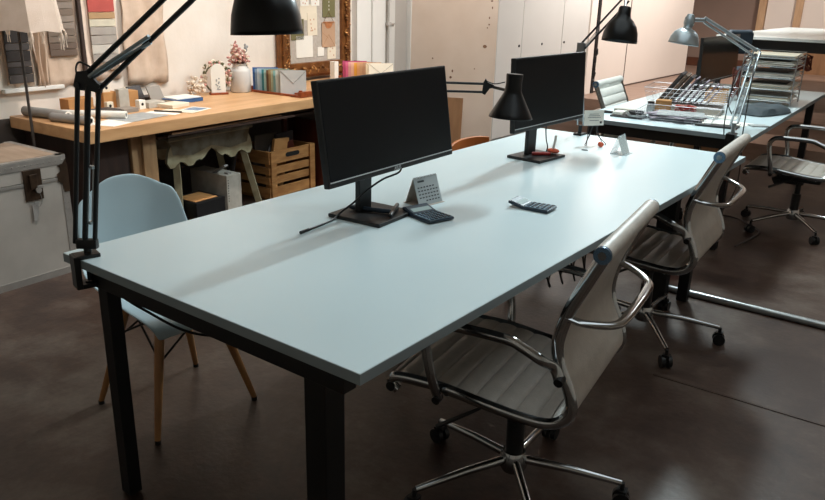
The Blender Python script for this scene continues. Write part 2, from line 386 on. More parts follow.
# ------------------------------------------------------------------ office chair
def make_chair(name, label, skin, group):
    t = thing(name, label, 'chair', group=group)
    HW = .235
    prof = [(.268, .372), (.290, .392), (.268, .412), (.14, .418), (0, .405), (-.10, .398), (-.165, .402), (-.205, .424), (-.222, .462), (-.208, .515), (-.182, .57), (-.172, .63), (-.190, .71), (-.224, .79), (-.262, .872)]
    path = spline([(x, 0, z) for x, z in prof], 10)
    # arc length resample
    acc = [0]
    for i in range(1, len(path)): acc.append(acc[-1]+(path[i]-path[i-1]).length)
    n = 300; pts = []
    j = 0
    for i in range(n+1):
        s_ = acc[-1]*i/n
        while j < len(acc)-2 and acc[j+1] < s_: j += 1
        f = (s_-acc[j])/max(1e-9, acc[j+1]-acc[j]); pts.append(path[j].lerp(path[j+1], min(1, f)))
    # sling with cross channels
    def sling(i0, i1, nm):
        b = MB(); rows_t = []; rows_b = []
        ys = [-HW+.004+(2*HW-.008)*k/10 for k in range(11)]
        for i in range(i0, i1+1):
            p = pts[i]; tg = (pts[min(i+1, n)]-pts[max(i-1, 0)]).normalized(); nr = V(tg.z, 0, -tg.x)
            if nr.z < 0 and i < 150: nr = -nr
            if i >= 150 and nr.x < 0: nr = -nr
            s_ = acc[-1]*i/n; ph = (s_ % .058)/.058
            rib = .013*(abs(math.sin(PI*ph))**.30)
            rt = []; rb = []
            for y in ys:
                e = 1-(abs(y)/HW)**8*.6
                rt.append(b.bm.verts.new(p+nr*(rib*e+.002)+V(0, y, 0))); rb.append(b.bm.verts.new(p-nr*.008+V(0, y, 0)))
            rows_t.append(rt); rows_b.append(rb)
        for a in range(len(rows_t)-1):
            for k in range(10):
                b.bm.faces.new((rows_t[a][k], rows_t[a][k+1], rows_t[a+1][k+1], rows_t[a+1][k]))
                b.bm.faces.new((rows_b[a][k], rows_b[a+1][k], rows_b[a+1][k+1], rows_b[a][k+1]))
            b.bm.faces.new((rows_t[a][0], rows_t[a+1][0], rows_b[a+1][0], rows_b[a][0]))
            b.bm.faces.new((rows_t[a][10], rows_b[a][10], rows_b[a+1][10], rows_t[a+1][10]))
        for a in (0, -1):
            for k in range(10): b.bm.faces.new((rows_t[a][k], rows_b[a][k], rows_b[a][k+1], rows_t[a][k+1]))
        return b.build(nm, skin, t, smooth=True)
    sling(6, 148, 'seat'); sling(149, 295, 'backrest')
    for s in (-1, 1):
        pp = [p+V(0, s*HW, 0) for p in pts[::5]]
        MB().tube(pp, .016, 10, r2=.012, up=(0, 0, 1)).build('side_rail', 'chrome', t, smooth=True)
    tp = pts[-1]
    r = MB().cyl(tp+V(.004, -HW-.004, .0), tp+V(.004, HW+.004, .0), .022, 20).build('top_roll', skin, t, smooth=True)
    for s in (-1, 1):
        b = MB().use('cap_blue').cyl(tp+V(.004, s*(HW+.004), 0), tp+V(.004, s*(HW+.012), 0), .021, 20).use('chrome').cyl(tp+V(.004, s*(HW+.012), 0), tp+V(.004, s*(HW+.014), 0), .010, 16)
        b.build('end_cap', 'cap_blue', r, smooth=True)
    cp = pts[7]
    for s in (-1, 1):
        MB().cyl(cp+V(.0, s*(HW+.0), -.005), cp+V(.0, s*(HW+.014), -.005), .014, 14).build('front_knob', 'black_plastic', t, smooth=True)
    # arms
    for s in (-1, 1):
        y = s*(HW+.018); yo = s*(HW+.045)
        ap = spline([(.135, y, .392), (.145, yo, .47), (.165, yo, .565), (.155, yo, .607), (.11, yo, .625), (-.05, yo, .628), (-.10, yo, .616), (-.148, yo, .596), (-.175, y, .57), (-.190, y, .54)], 6)
        a = MB().tube(ap, .010, 10, r2=.014, up=(0, 1, 0)).build('armrest', 'chrome', t, smooth=True)
        MB().cyl((.135, s*(HW+.01), .395), (.135, s*(HW+.034), .392), .012, 12).build('bolt', 'black_plastic', a, smooth=True)
        MB().cyl((-.192, s*(HW+.01), .545), (-.192, s*(HW+.034), .54), .012, 12).build('bolt', 'black_plastic', a, smooth=True)
    # back handle loop
    hp = spline([(-.186, HW, .70), (-.23, HW-.01, .69), (-.285, HW-.06, .68), (-.300, HW-.13, .678), (-.300, -HW+.13, .678), (-.285, -HW+.06, .68), (-.23, -HW+.01, .69), (-.186, -HW, .70)], 6)
    MB().tube(hp, .009, 10, r2=.013, up=(0, 0, 1)).build('back_handle', 'chrome', t, smooth=True)
    # under-seat spreaders and mechanism
    MB().tube([(.12, -HW, .405), (.10, -.12, .375), (.10, .12, .375), (.12, HW, .405)], .010, 8).tube([(-.12, -HW, .39), (-.10, -.12, .37), (-.10, .12, .37), (-.12, HW, .39)], .010, 8).build('seat_spreader', 'chrome_soft', t, smooth=True)
    MB().bx(-.13, .13, -.065, .065, .325, .378, bev=.012).bx(.0, .11, -.045, .045, .30, .345, bev=.015).build('tilt_mechanism', 'black_plastic', t)
    MB().cyl((.10, .0, .33), (.15, .0, .30), .028, 16).build('tension_knob', 'black_plastic', t, smooth=True)
    MB().tube([(.02, .06, .355), (.05, .17, .345), (.13, .27, .315)], [.005, .006, .009], 8, r2=.004).build('lever', 'black_plastic', t, smooth=True)
    MB().cyl((0, 0, .115), (0, 0, .24), .027, 20).cyl((0, 0, .24), (0, 0, .345), .018, 20).cyl((0, 0, .30), (0, 0, .34), .030, 20).build('gas_column', 'black_plastic', t, smooth=True)
    MB().lathe([(0, .068), (.034, .07), (.042, .085), (.042, .115), (.034, .135), (0, .137)], 24).build('hub', 'chrome', t, smooth=True)
    for k in range(5):
        a = math.radians(72*k + STAR); d = V(math.cos(a), math.sin(a), 0); e = d*.318
        lg = MB().tube([d*.03+V(0, 0, .108), d*.16+V(0, 0, .099), e+V(0, 0, .078)], [.014, .0125, .0095], 10, up=(0, 0, 1)).build('leg', 'chrome', t, smooth=True)
        q = V(-d.y, d.x, 0); w = e+V(0, 0, 0)+d*.004
        cb = MB()
        for s in (-1, 1): cb.cyl(w+q*(s*.006)+V(0, 0, .026), w+q*(s*.022)+V(0, 0, .026), .025, 18)
        cb.cyl(w+V(0, 0, .03), w+V(0, 0, .078), .007, 10).cyl(w-q*.02+V(0, 0, .026), w+q*.02+V(0, 0, .026), .006, 8)
        cb.box(w+V(0, 0, .05), (.03, .03, .014))
        cb.build('caster', 'black_plastic', lg, smooth=True)
    return t
STAR = -20
c1 = make_chair('office_chair', 'nearest ribbed taupe chair with chrome arms, closest to the camera', 'leather', 'chrome-framed office chairs along the desks')
c1.location = (.975, .785, 0); c1.rotation_euler = (0, 0, math.radians(188))
copy_tree(c1, (.865, 2.12, 0), math.radians(184), 'second ribbed taupe chrome-armed chair, at the far end of the main desk')
copy_tree(c1, (1.02, 4.32, 0), math.radians(182), 'chrome-armed ribbed chair at the right-hand frame edge beside the cluttered desk')
STAR = 10
c4 = make_chair('office_chair', 'white ribbed chair on the far side of the cluttered desk', 'leather_white', 'chrome-framed office chairs along the desks')
c4.location = (.07, 3.98, 0); c4.rotation_euler = (0, 0, math.radians(4))

# ------------------------------------------------------------------ shell chair
t = thing('shell_chair', 'pale blue moulded plastic shell chair on splayed wooden dowel legs', 'chair', (-.215, .458, 0), math.radians(-4))
prof = [(.245, .390), (.235, .422), (.15, .432), (.03, .415), (-.09, .41), (-.155, .435), (-.195, .50), (-.215, .58), (-.232, .67), (-.245, .745), (-.252, .795)]
hw = [.19, .210, .228, .235, .235, .226, .214, .205, .195, .175, .130]
up_ = [0, .012, .03, .065, .10, .105, .075, .035, .01, -.005, -.02]
fw_ = [0, 0, 0, 0, .0, .010, .020, .028, .030, .026, .018]
b = MB(); rows = []
pr = spline([(x, 0, z) for x, z in prof], 3)
def li(a, s): i = min(int(s), len(a)-2); f = s-i; return a[i]*(1-f)+a[i+1]*f
for k, p in enumerate(pr):
    s_ = k/3; w = li(hw, s_); u_ = li(up_, s_); f_ = li(fw_, s_); row = []
    for i in range(17):
        u = -1+i/8; q = abs(u)**2.4
        row.append(b.bm.verts.new((p.x+f_*q, w*math.copysign(abs(u)**.9, u), p.z+u_*q - .035*max(0, (s_-8)/2)**1.5*abs(u)**2.2)))
    rows.append(row)
for a in range(len(rows)-1):
    for i in range(16): b.bm.faces.new((rows[a][i], rows[a][i+1], rows[a+1][i+1], rows[a+1][i]))
b.build('seat_shell', 'shell_plastic', t, smooth=True, solid=.008, sub=1)
b = MB()
for sx in (-1, 1): b.box((sx*.095, 0, .398), (.03, .21, .01))
for sy in (-1, 1): b.box((0, sy*.095, .390), (.21, .03, .01))
b.build('mount_plate', 'dark_wire', t)
for sx in (-1, 1):
    for sy in (-1, 1):
        a = V(sx*.10, sy*.10, .39); e = V(sx*.185, sy*.195, .012)
        lg = MB().tube([a, a.lerp(e, .4), e], [.016, .0155, .010], 12).build('leg', 'beech', t, smooth=True)
        MB().cyl(V(sx*.185, sy*.195, .0), V(sx*.185, sy*.195, .014), .0105, 12).build('foot', 'black_plastic', lg)
b = MB()
for sy in (-1, 1):
    y1 = .12; P1 = V(-.13, sy*.135, .27); P2 = V(.13, sy*.135, .27)
    b.tube([P1, V(.09, sy*.1, .392)], .004, 6).tube([P2, V(-.09, sy*.1, .392)], .004, 6)
for sx in (-1, 1):
    P1 = V(sx*.135, -.14, .25); P2 = V(sx*.135, .14, .25)
    b.tube([P1, V(sx*.1, .09, .392)], .004, 6).tube([P2, V(sx*.1, -.09, .392)], .004, 6)
b.build('cross_brace', 'black_metal', t)

# orange chair back beyond the desk edge
t = thing('wooden_chair', 'orange-brown wooden chair with only the backrest top showing above the far desk edge', 'chair', (-.19, 2.28, 0), 0)
b = MB(); pp = []
for k in range(13):
    f = -1+k/6; pp.append((.0-.03*(1-f*f), f*.175, 0))
vs = []
for k, (x, y, _) in enumerate(pp):
    f = -1+k/6; top = .712-.012*abs(f)**3
    vs.append([b.bm.verts.new((x-.009, y, .57)), b.bm.verts.new((x+.009, y, .57)), b.bm.verts.new((x+.009, y, top)), b.bm.verts.new((x-.009, y, top))])
for k in range(12): b.skin(vs[k], vs[k+1])
b.cap(vs[0]); b.cap(vs[-1]); b.build('backrest', 'orange_wood', t, smooth=True, bev=.004)
MB().bx(.0, .40, -.2, .2, .43, .455, bev=.01).build('seat', 'orange_wood', t)
for s in (-1, 1):
    MB().tube([(.0, s*.17, 0), (.03, s*.165, .43), (-.012, s*.16, .66)], .013, 10).build('leg', 'orange_wood', t, smooth=True)
    MB().tube([(.39, s*.18, 0), (.36, s*.17, .43)], .013, 10).build('leg', 'orange_wood', t, smooth=True)

# ------------------------------------------------------------------ monitors
def monitor(label, loc, yaw, tilt, w, h, cz, basec, basew, based, brz, logo=None, key='screen', group='desktop monitors', t_=.022):
    """local frame: panel faces +x, width along y"""
    t = thing('monitor', label, 'monitor', loc, 0, group)
    P = Tr(0, 0, cz) @ Rz(yaw) @ Ry(-tilt)
    MB().box((0, 0, 0), (t_, w, h), T=P, bev=.004).build('panel', 'black_plastic', t)
    MB().box((t_/2+.0004, 0, .006), (.001, w-.014, h-.026), T=P).build('screen', key, t)
    MB().box((t_/2+.0012, 0, -h/2+.0165), (.0012, w-.01, .003), T=P).build('bezel_line', 'bezel_line', t)
    MB().box((-.03, 0, -.02), (.045, w*.5, h*.5), T=P, bev=.012).build('rear_housing', 'black_plastic', t)
    if logo:
        text(logo, .015, 'bezel_line', P @ Tr(t_/2+.0012, 0, -h/2+.0075) @ Rz(PI/2) @ Rx(PI/2), t, 'logo')
    Bm = Tr(basec[0], basec[1], 0) @ Rz(brz)
    MB().box((0, 0, .006), (based, basew, .012), T=Bm, bev=.003).build('base', 'dark_base', t)
    MB().box((-.035, 0, (cz-.0)/2+.005), (.018, .065, cz-.01), T=Bm, bev=.003).build('neck', 'black_plastic', t)
    return t
Z = .74
monitor('larger-looking black monitor on the near half of the desk with calculator at its foot', (.42, .862, Z), math.radians(2.1), .15, .645, .30, .298, (-.034, -.042), .20, .20, math.radians(4), logo='ASUS')
monitor('black monitor at the far end of the main desk behind the cone lamp', (.375, 2.007, Z), math.radians(-1.9), .055, .60, .297, .292, (-.03, -.02), .205, .17, math.radians(-5))
monitor('grey-reflecting monitor standing on the cluttered side desk', (.12, 5.36, Z), 0, .04, .98, .34, .232, (-.02, -.3), .24, .2, 0, key='screen_grey')

# ------------------------------------------------------------------ desk lamps
def clampbase(t, x, y, z, key, ang=0, drop=.07):
    T = Tr(x, y, z) @ Rz(ang)
    MB().box((-.004, 0, .005), (.062, .045, .010), T=T, bev=.002).box((-.033, 0, -.036), (.016, .045, .09), T=T, bev=.002).box((-.010, 0, -.076), (.055, .04, .012), T=T).build('clamp', key, t)
    MB().cyl(T @ V(-.002, 0, -.065), T @ V(-.002, 0, -.028), .006, 12).cyl(T @ V(-.002, 0, -.085), T @ V(-.002, 0, -.067), .012, 12).build('clamp_screw', key, t, smooth=True)
def rods(t, a, c_, off, key, r=.0045, name='arm_rod'):
    for k in (-1, 1):
        MB().cyl(a+off*k, c_+off*k, r, 10).build(name, key, t, smooth=True)
def coil(t, a, c_, r, key, turns=34):
    a = Vector(a); c_ = Vector(c_); d = (c_-a); n = d.normalized(); u = n.orthogonal().normalized(); v = n.cross(u); pts = []
    for i in range(turns*8+1):
        f = i/(turns*8); an = 2*PI*turns*f; pts.append(a+d*f+u*(r*math.cos(an))+v*(r*math.sin(an)))
    MB().tube(pts, .0011, 4).build('spring', key, t, smooth=True)
def shade(t, c_, ax, prof, key, inner='white_paint', name='lamp_shade'):
    """prof from opening (z=0) up along ax"""
    q = Vector(ax).normalized().to_track_quat('Z', 'Y').to_matrix().to_4x4(); T = Tr(*c_) @ q
    s = MB().lathe(prof, 40, T=T).build(name, key, t, smooth=True, solid=.0025)
    return s, T
def bulb(s, T, z, r, key='paper'):
    MB().lathe([(0, z-r*1.2), (r*.8, z-r*.7), (r, z), (r*.6, z+r), (r*.4, z+r*1.8)], 16, T=T).build('bulb', key, s, smooth=True)

# lamp A, near left corner
t = thing('desk_lamp', 'black spring-arm lamp with dome shade clamped at the near left desk corner', 'lamp', (.075, .035, .74), 0, 'spring-arm desk lamps')
clampbase(t, -.002, -.008, 0, 'black_metal', ang=math.radians(75))
yv = V(math.cos(math.radians(37)), math.sin(math.radians(37)), 0)   # the arm swings in this vertical plane
MB().cyl((-.005, -.005, .008), (-.005, -.005, .03), .010, 14).box((-.004, -.004, .034), (.055, .020, .026), rot=Matrix.Rotation(math.radians(37), 3, 'Z'), bev=.004).build('pivot', 'black_metal', t, smooth=True)
A0 = V(-.008, -.008, .035); A1 = V(.036, .026, .446)
rods(t, A0, A1, yv*.026, 'black_metal', .0062, 'lower_arm')
MB().cyl(A0, A1, .0075, 10).build('lower_arm', 'black_metal', t, smooth=True)
q0, q1 = A0.lerp(A1, .14), A0.lerp(A1, .50)
MB().tube([q0+yv*.006, q1+yv*.006], .0035, 8).tube([q0+yv*.019, q1+yv*.019], .0035, 8).box(q1+yv*.0125, (.022, .01, .007)).box(q0+yv*.0125, (.020, .01, .007)).build('spring_cover', 'silver_paint', t, smooth=True)
J = A1+V(0, 0, .0)
MB().prism([(-.034, .0), (-.024, .032), (.0, .036), (.034, -.004), (.03, -.02), (.01, -.014), (-.02, -.012)], .012, T=Tr(*J) @ Rz(math.radians(37)) @ Rx(PI/2) @ Tr(0, 0, -.006)).build('elbow', 'black_metal', t)
for a in (-.024, .026): MB().cyl(J+yv*a-V(-.6, .8, 0)*.012, J+yv*a+V(-.6, .8, 0)*.012, .007, 12).build('elbow_bolt', 'black_plastic', t, smooth=True)
S0 = V(.555, .145, .59)                      # shade mouth centre in local frame
E1 = V(.545, .15, .80)
n2 = (E1-J).normalized(); side = V(0, 0, 1)
MB().cyl(J+V(-.012, 0, .022), E1+V(-.02, 0, .03), .0062, 10).build('upper_arm', 'black_metal', t, smooth=True)
MB().cyl(J+yv*.03+V(0, 0, -.006), E1+V(.01, 0, -.005), .0062, 10).build('upper_arm', 'black_metal', t, smooth=True)
MB().cyl(J+V(.01, 0, .022), J+n2*.23+V(.018, 0, -.004), .0052, 10).cyl(J+V(.0, 0.01, .016), J+n2*.22+V(.018, .01, -.012), .0052, 10).build('spring_cover', 'silver_paint', t, smooth=True)
MB().tube(spline([J+V(-.02, -.01, .0), J+V(-.03, -.01, .035), J+V(-.01, -.01, .055), J+V(.02, 0, .045)], 6), .0025, 6).build('power_cable', 'black_plastic', t, smooth=True)
dome = [(.0755, 0), (.0745, .012), (.071, .04), (.063, .068), (.05, .09), (.034, .104), (.022, .11), (.022, .15), (.018, .156), (0, .157)]
s, T = shade(t, S0, (-.05, 0, 1), dome, 'black_gloss'); bulb(s, T, .05, .026)
MB().cyl(T @ V(0, 0, .15), E1+V(-.005, 0, .01), .009, 12).box(E1, (.05, .03, .05), bev=.006).build('head_joint', 'black_metal', t)

# lamp B, cone shade behind the first monitor
t = thing('desk_lamp', 'small black cone lamp reaching from behind the nearest monitor on thin horizontal arms', 'lamp', (.045, 1.15, .74), 0, 'spring-arm desk lamps')
clampbase(t, -.012, 0, 0, 'black_metal')
MB().cyl((-.0, 0, .01), (-.0, 0, .05), .010, 12).build('pivot', 'black_metal', t, smooth=True)
a = V(0, 0, .05); e = V(.0, .0, .358); dv = V(.86, .5, 0)*.012
rods(t, a, e, dv, 'black_metal', .004, 'lower_arm')
jt = V(.335, .325, .352)
MB().cyl(e+V(0, 0, .014), jt+V(0, 0, .010), .0045, 10).build('upper_arm', 'black_metal', t, smooth=True)
MB().cyl(e+V(0, 0, -.018), jt+V(0, 0, -.020), .0045, 10).build('upper_arm', 'black_metal', t, smooth=True)
hd = (V(.86, .5, 0)).normalized(); fr = Tr(*jt) @ Rz(math.radians(30)) @ Rx(PI/2) @ Tr(0, 0, -.006)
MB().prism([(-.008, .016), (.0, .03), (.008, .016), (.03, .008), (.036, -.002), (.016, -.006), (.0, -.03), (-.012, -.024)], .012, T=fr).build('elbow', 'black_metal', t)
MB().tube(spline([jt+V(0, 0, .022), jt+V(.03, .015, .012), jt+V(.065, .03, .020)], 5), .002, 6).build('power_cable', 'black_plastic', t, smooth=True)
ax = (V(.487, 1.509, 1.145)-V(.533, 1.401, 1.03)); ax = V(.02, .045, 1)
c0 = V(.485, .262, .262)
cone = [(.077, 0), (.076, .004), (.07, .016), (.050, .052), (.034, .082), (.0285, .094), (.027, .12), (.0285, .148), (.028, .152), (0, .154)]
s, T = shade(t, c0, ax, cone, 'black_gloss'); bulb(s, T, .03, .02)
MB().cyl(jt+V(.025, .012, 0), T @ V(-.02, 0, .09), .0055, 10).build('head_joint', 'black_metal', t, smooth=True)

# lamp C, behind the second monitor
t = thing('desk_lamp', 'black spring-arm lamp with rounded shade rising behind the far monitor of the main desk', 'lamp', (.24, 2.655, .74), 0, 'spring-arm desk lamps')
clampbase(t, 0, -.012, 0, 'black_metal', ang=-PI/2)
MB().cyl((0, -.01, .01), (0, -.01, .05), .010, 12).build('pivot', 'black_metal', t, smooth=True)
a = V(0, -.01, .05); e = V(.01, -.11, .438); dv = V(.9, .4, 0)*.014
rods(t, a, e, dv, 'chrome_soft', .0045, 'lower_arm')
E1 = V(.155, .02, .665)
MB().cyl(e+V(-.006, 0, .014), E1+V(-.006, 0, .014), .005, 10).build('upper_arm', 'black_metal', t, smooth=True)
MB().cyl(e+V(.018, 0, -.004), E1+V(.018, 0, -.006), .005, 10).build('upper_arm', 'black_metal', t, smooth=True)
coil(t, e+V(.02, 0, .004), e.lerp(E1, .38)+V(.008, 0, .004), .0065, 'chrome_soft', 22)
MB().box(e, (.04, .02, .05), bev=.005).build('elbow', 'chrome_soft', t)
ax = V(.03, .12, 1); c0 = V(.205, -.125, .478)
rd = [(.080, 0), (.0805, .010), (.077, .04), (.066, .072), (.048, .096), (.034, .108), (.029, .125), (.027, .15), (.022, .158), (0, .16)]
s, T = shade(t, c0, ax, rd, 'black_gloss'); bulb(s, T, .05, .026)
MB().cyl(T @ V(0, 0, .15), E1, .007, 10).cyl(T @ V(-.022, 0, .142), T @ V(.022, 0, .142), .012, 12).build('head_joint', 'chrome_soft', t, smooth=True)

# lamp D, silver on side desk
t = thing('desk_lamp', 'silver spring-arm lamp clamped to the front edge of the cluttered side desk', 'lamp', (.835, 3.235, .74), 0, 'spring-arm desk lamps')
clampbase(t, 0, .0, 0, 'black_metal', ang=math.radians(92))
MB().cyl((0, .01, .01), (0, .01, .06), .012, 14).build('pivot', 'silver_paint', t, smooth=True)
a = V(0, .01, .055); e = V(-.04, .40, .395); dv = V(.03, -.006, .012)
rods(t, a, e, dv*.6, 'silver_paint', .006, 'lower_arm')
coil(t, a.lerp(e, .1), a.lerp(e, .5), .008, 'chrome_soft', 26)
MB().tube([e+V(.02*math.cos(2*PI*k/12)*1, 0, .025*math.sin(2*PI*k/12)) for k in range(12)], .005, 8, closed=True).build('elbow', 'silver_paint', t, smooth=True)
E1 = V(-.30, .235, .565)
MB().cyl(e+V(0, 0, .016), E1+V(.0, 0, .012), .009, 12).build('upper_arm', 'silver_paint', t, smooth=True)
MB().cyl(e+V(-.004, 0, -.016), E1+V(.0, 0, -.012), .006, 12).build('upper_arm', 'silver_paint', t, smooth=True)
c0 = V(-.352, .095, .438); ax = V(.10, .12, 1)
sv = [(.080, 0), (.0795, .008), (.074, .035), (.060, .062), (.040, .078), (.024, .084), (.020, .10), (0, .104)]
s, T = shade(t, c0, ax, sv, 'silver_paint'); bulb(s, T, .04, .024)
MB().lathe([(0, .09), (.022, .092), (.028, .11), (.028, .135), (.018, .158), (0, .162)], 20, T=T).build('head_cap', 'silver_paint', s, smooth=True)
MB().cyl(T @ V(0, 0, .13), E1, .011, 12).build('head_joint', 'silver_paint', t, smooth=True)
MB().tube(spline([a+V(-.02, 0, .05), a+V(-.05, .0, .12), e+V(-.06, -.1, -.15), e+V(-.05, 0, -.03), e], 8), .003, 6).tube(spline([V(-.03, -.04, .0), V(-.035, -.045, .1), V(-.03, .02, .3), e], 8), .003, 6).tube(spline([V(.06, -.03, -.02), V(.06, -.03, .1), V(.03, .1, .3), e], 8), .003, 6).build('power_cable', 'black_plastic', t, smooth=True)

# ------------------------------------------------------------------ things on the main desk
def calculator(label, loc, rz, w, l):
    """length along +x, display end at -x, raised"""
    t = thing('calculator', label, 'calculator', loc, rz, 'pocket calculators')
    pr = [(0, .004), (.0, .012), (l*.62, .010), (l, .024), (l, .014), (l*.66, .0015), (.01, .0015)]
    T = Tr(0, w/2, 0) @ Rx(PI/2)
    MB().prism(pr, w, T=T).build('body', 'calc_body', t, bev=.003)
    MB().box((l*.31, 0, .0128), (l*.58, w*.9, .002), T=Tr(0, 0, 0) @ Matrix.Rotation(math.radians(.9), 4, 'Y'), bev=.0008).build('keypad_plate', 'calc_face', t)
    sl = math.atan2(.014, l*.38); T2 = Tr(l*.62, 0, .0105) @ Ry(-sl)
    MB().box((l*.17, 0, .001), (l*.33, w*.9, .002), T=T2).build('display_housing', 'calc_body', t)
    MB().box((l*.14, 0, .0022), (l*.15, w*.74, .001), T=T2).build('display', 'calc_lcd', t)
    for i in range(5):
        for j in range(5):
            MB().box((l*(.06+.115*i), w*(-.33+.165*j), .0146-.0003*i), (l*.066, w*.10, .003), bev=.0008).build('key', 'calc_key' if j < 4 else 'calc_key_light', t)
    return t
calculator('grey pocket calculator touching the base of the nearest monitor', (.600, .905, Z), math.radians(164), .10, .145)
calculator('dark blue pocket calculator lying alone on the open desktop', (.805, 1.25, Z), math.radians(184), .078, .145)

def tent(name, label, cat, loc, rz, w, h, d, key, sidekey, t_=.0022):
    t = thing(name, label, cat, loc, rz)
    a = math.atan2(d/2, h)
    Lh = math.hypot(h, d/2)
    f = MB().box((0, 0, Lh/2), (t_, w, Lh), T=Tr(d/2, 0, .0012) @ Ry(-a)).build('front_leaf', key, t)
    MB().box((0, 0, Lh/2), (t_, w, Lh), T=Tr(-d/2, 0, .0012) @ Ry(a)).build('rear_leaf', sidekey, t)
    return t, f, Tr(d/2, 0, .0012) @ Ry(-a), Lh
t, f, T, Lh = tent('desk_calendar', 'grey standing desk calendar beside the nearest monitor', 'calendar', (.415, 1.06, Z), math.radians(-8), .112, .088, .066, 'calendar', 'calendar_side')
MB().bx(-.043, .043, -.057, .057, 0, .0015).build('foot_card', 'calendar_side', t)
b = MB()
for r_ in range(5):
    for c__ in range(7):
        if (r_, c__) in ((0, 0), (0, 1), (4, 6)): continue
        b.box((.0018, -.042+.014*c__, Lh*.15+.0115*r_), (.0008, .0075, .004), T=T)
b.box((.0018, -.025, Lh*.86), (.0008, .03, .006), T=T)
b.build('date_grid', 'ink', f)
b = MB()
for k in range(16): b.tube([T @ V(.003*math.cos(q)-.001, -.052+k*.007, Lh+.003*math.sin(q)) for q in [2*PI*i/8 for i in range(8)]], .0008, 4, closed=True)
b.build('binding', 'dark_wire', t)
# pens on the monitor foot
def pen(label, p, q, r, key):
    o = MB().tube([p, Vector(p).lerp(Vector(q), .12), Vector(p).lerp(Vector(q), .9), q], [r*.3, r, r, r*.8], 12).build('pen', key, smooth=True)
    return tag(o, label, 'pen', 'pens at the near monitor')
pen('dark blue pen lying across the foot of the nearest monitor', (.31, .79, Z+.02), (.455, .842, Z+.02), .0075, 'calc_body')
pen('black pen leaning towards the grey calculator', (.405, .93, Z+.02), (.475, .80, Z+.02), .007, 'black_plastic')
b = MB().tube(spline([(.415, .93, .895), (.43, .90, .875), (.41, .84, .858), (.385, .79, .825), (.35, .77, .785), (.33, .73, .757), (.335, .69, .7445), (.345, .62, .7435), (.35, .57, .7435)], 8), .0032, 8)
b.cyl((.35, .57, .744), (.356, .53, .745), .005, 8)
o = b.build('monitor_cable', 'black_plastic', smooth=True); tag(o, 'black cable trailing from the nearest monitor over the white desktop', 'cable')

# at the far monitor: red pen, small orange holder with white stick
MBT = MB().tube([(.335, 1.965, Z+.0195), (.395, 2.02, Z+.0195)], .0075, 12); o = MBT.build('marker', 'red', smooth=True); tag(o, 'short red marker on the foot of the far monitor', 'marker')
t = thing('pen_stand', 'small orange clay pen stand with white handle on the foot of the far monitor', 'stand', (.385, 2.065, Z+.012))
MB().blob((0, 0, .012), (.03, .02, .011), 2, .001).build('base', 'orange', t, smooth=True)
MB().tube(spline([(0, 0, .015), (.002, .003, .035), (.005, .006, .06), (.005, .008, .08)], 5), [.006]*16, 8).build('stem', 'white_paint', t, smooth=True)
b = MB().tube(spline([(.375, 2.02, .90), (.36, 2.03, .87), (.365, 2.03, .82), (.372, 2.035, .785), (.36, 2.05, .757)], 8), .0028, 8); o = b.build('monitor_cable', 'dark_wire', smooth=True); tag(o, 'thin grey cable hanging below the far monitor on the main desk', 'cable')
# easel sign
t = thing('sign_stand', 'small wire easel holding a white printed sign at the far end of the desk', 'sign', (.39, 2.46, Z), math.radians(-36))
b = MB()
for s in (-1, 1):
    b.tube(spline([(.01, s*.012, .088), (.012, s*.018, .05), (.035, s*.052, .010), (.038, s*.056, .0025), (.034, s*.046, .0025), (.008, s*.03, .045), (.0, s*.022, .088)], 5), .0018, 6)
b.tube([(0, -.03, .088), (0, .03, .088)], .0018, 6).tube([(-.0, 0, .088), (-.05, .0, .0018)], .0018, 6)
b.build('easel', 'dark_wire', t, smooth=True)
T = Tr(.006, 0, .09) @ Ry(-.12)
sg = MB().box((0, 0, .036), (.003, .104, .072), T=T).build('sign_card', 'paper', t)
b = MB()
for z, w in ((.054, .05), (.046, .06), (.038, .07), (.024, .05)): b.box((.0018, 0, z), (.0005, w, .0022), T=T)
b.build('print', 'ink', sg)
MB().box((.0018, .036, .014), (.0006, .010, .010), T=T).build('print_mark', 'black_plastic', sg)
o = MB().tube([(0.0, -.008, .012), (0, .008, .012)], .0115, 16).build('cork_puck', 'orange', smooth=True); o.location = (.455, 2.42, Z); o.rotation_euler = (0, 0, 1); tag(o, 'small orange disc in front of the sign easel', 'token')
o = MB().tube([(.012*math.cos(k*PI/8)*1.3, .010*math.sin(k*PI/8), .0015) for k in range(16)], .0013, 6, closed=True).build('wire_ring', 'dark_wire', smooth=True); o.location = (.435, 2.29, Z); tag(o, 'tiny loop of wire lying on the desktop near the sign easel', 'ring')
# acrylic tent
t = thing('card_holder', 'clear acrylic tent card holder standing on the far right of the desk', 'holder', (.585, 2.34, Z), math.radians(2))
a = .36; Lh = .088
MB().box((0, 0, Lh/2), (.002, .088, Lh), T=Tr(.03, 0, .001) @ Ry(-a)).build('front_leaf', 'acrylic', t)
MB().box((-.0022, 0, Lh/2), (.0012, .084, Lh-.006), T=Tr(.03, 0, .001) @ Ry(-a)).build('insert_card', 'paper', t)
MB().box((0, 0, Lh/2), (.002, .088, Lh), T=Tr(-.03, 0, .001) @ Ry(a)).build('rear_leaf', 'acrylic', t)
MB().bx(-.03, .045, -.044, .044, 0, .0018).build('foot', 'acrylic', t)

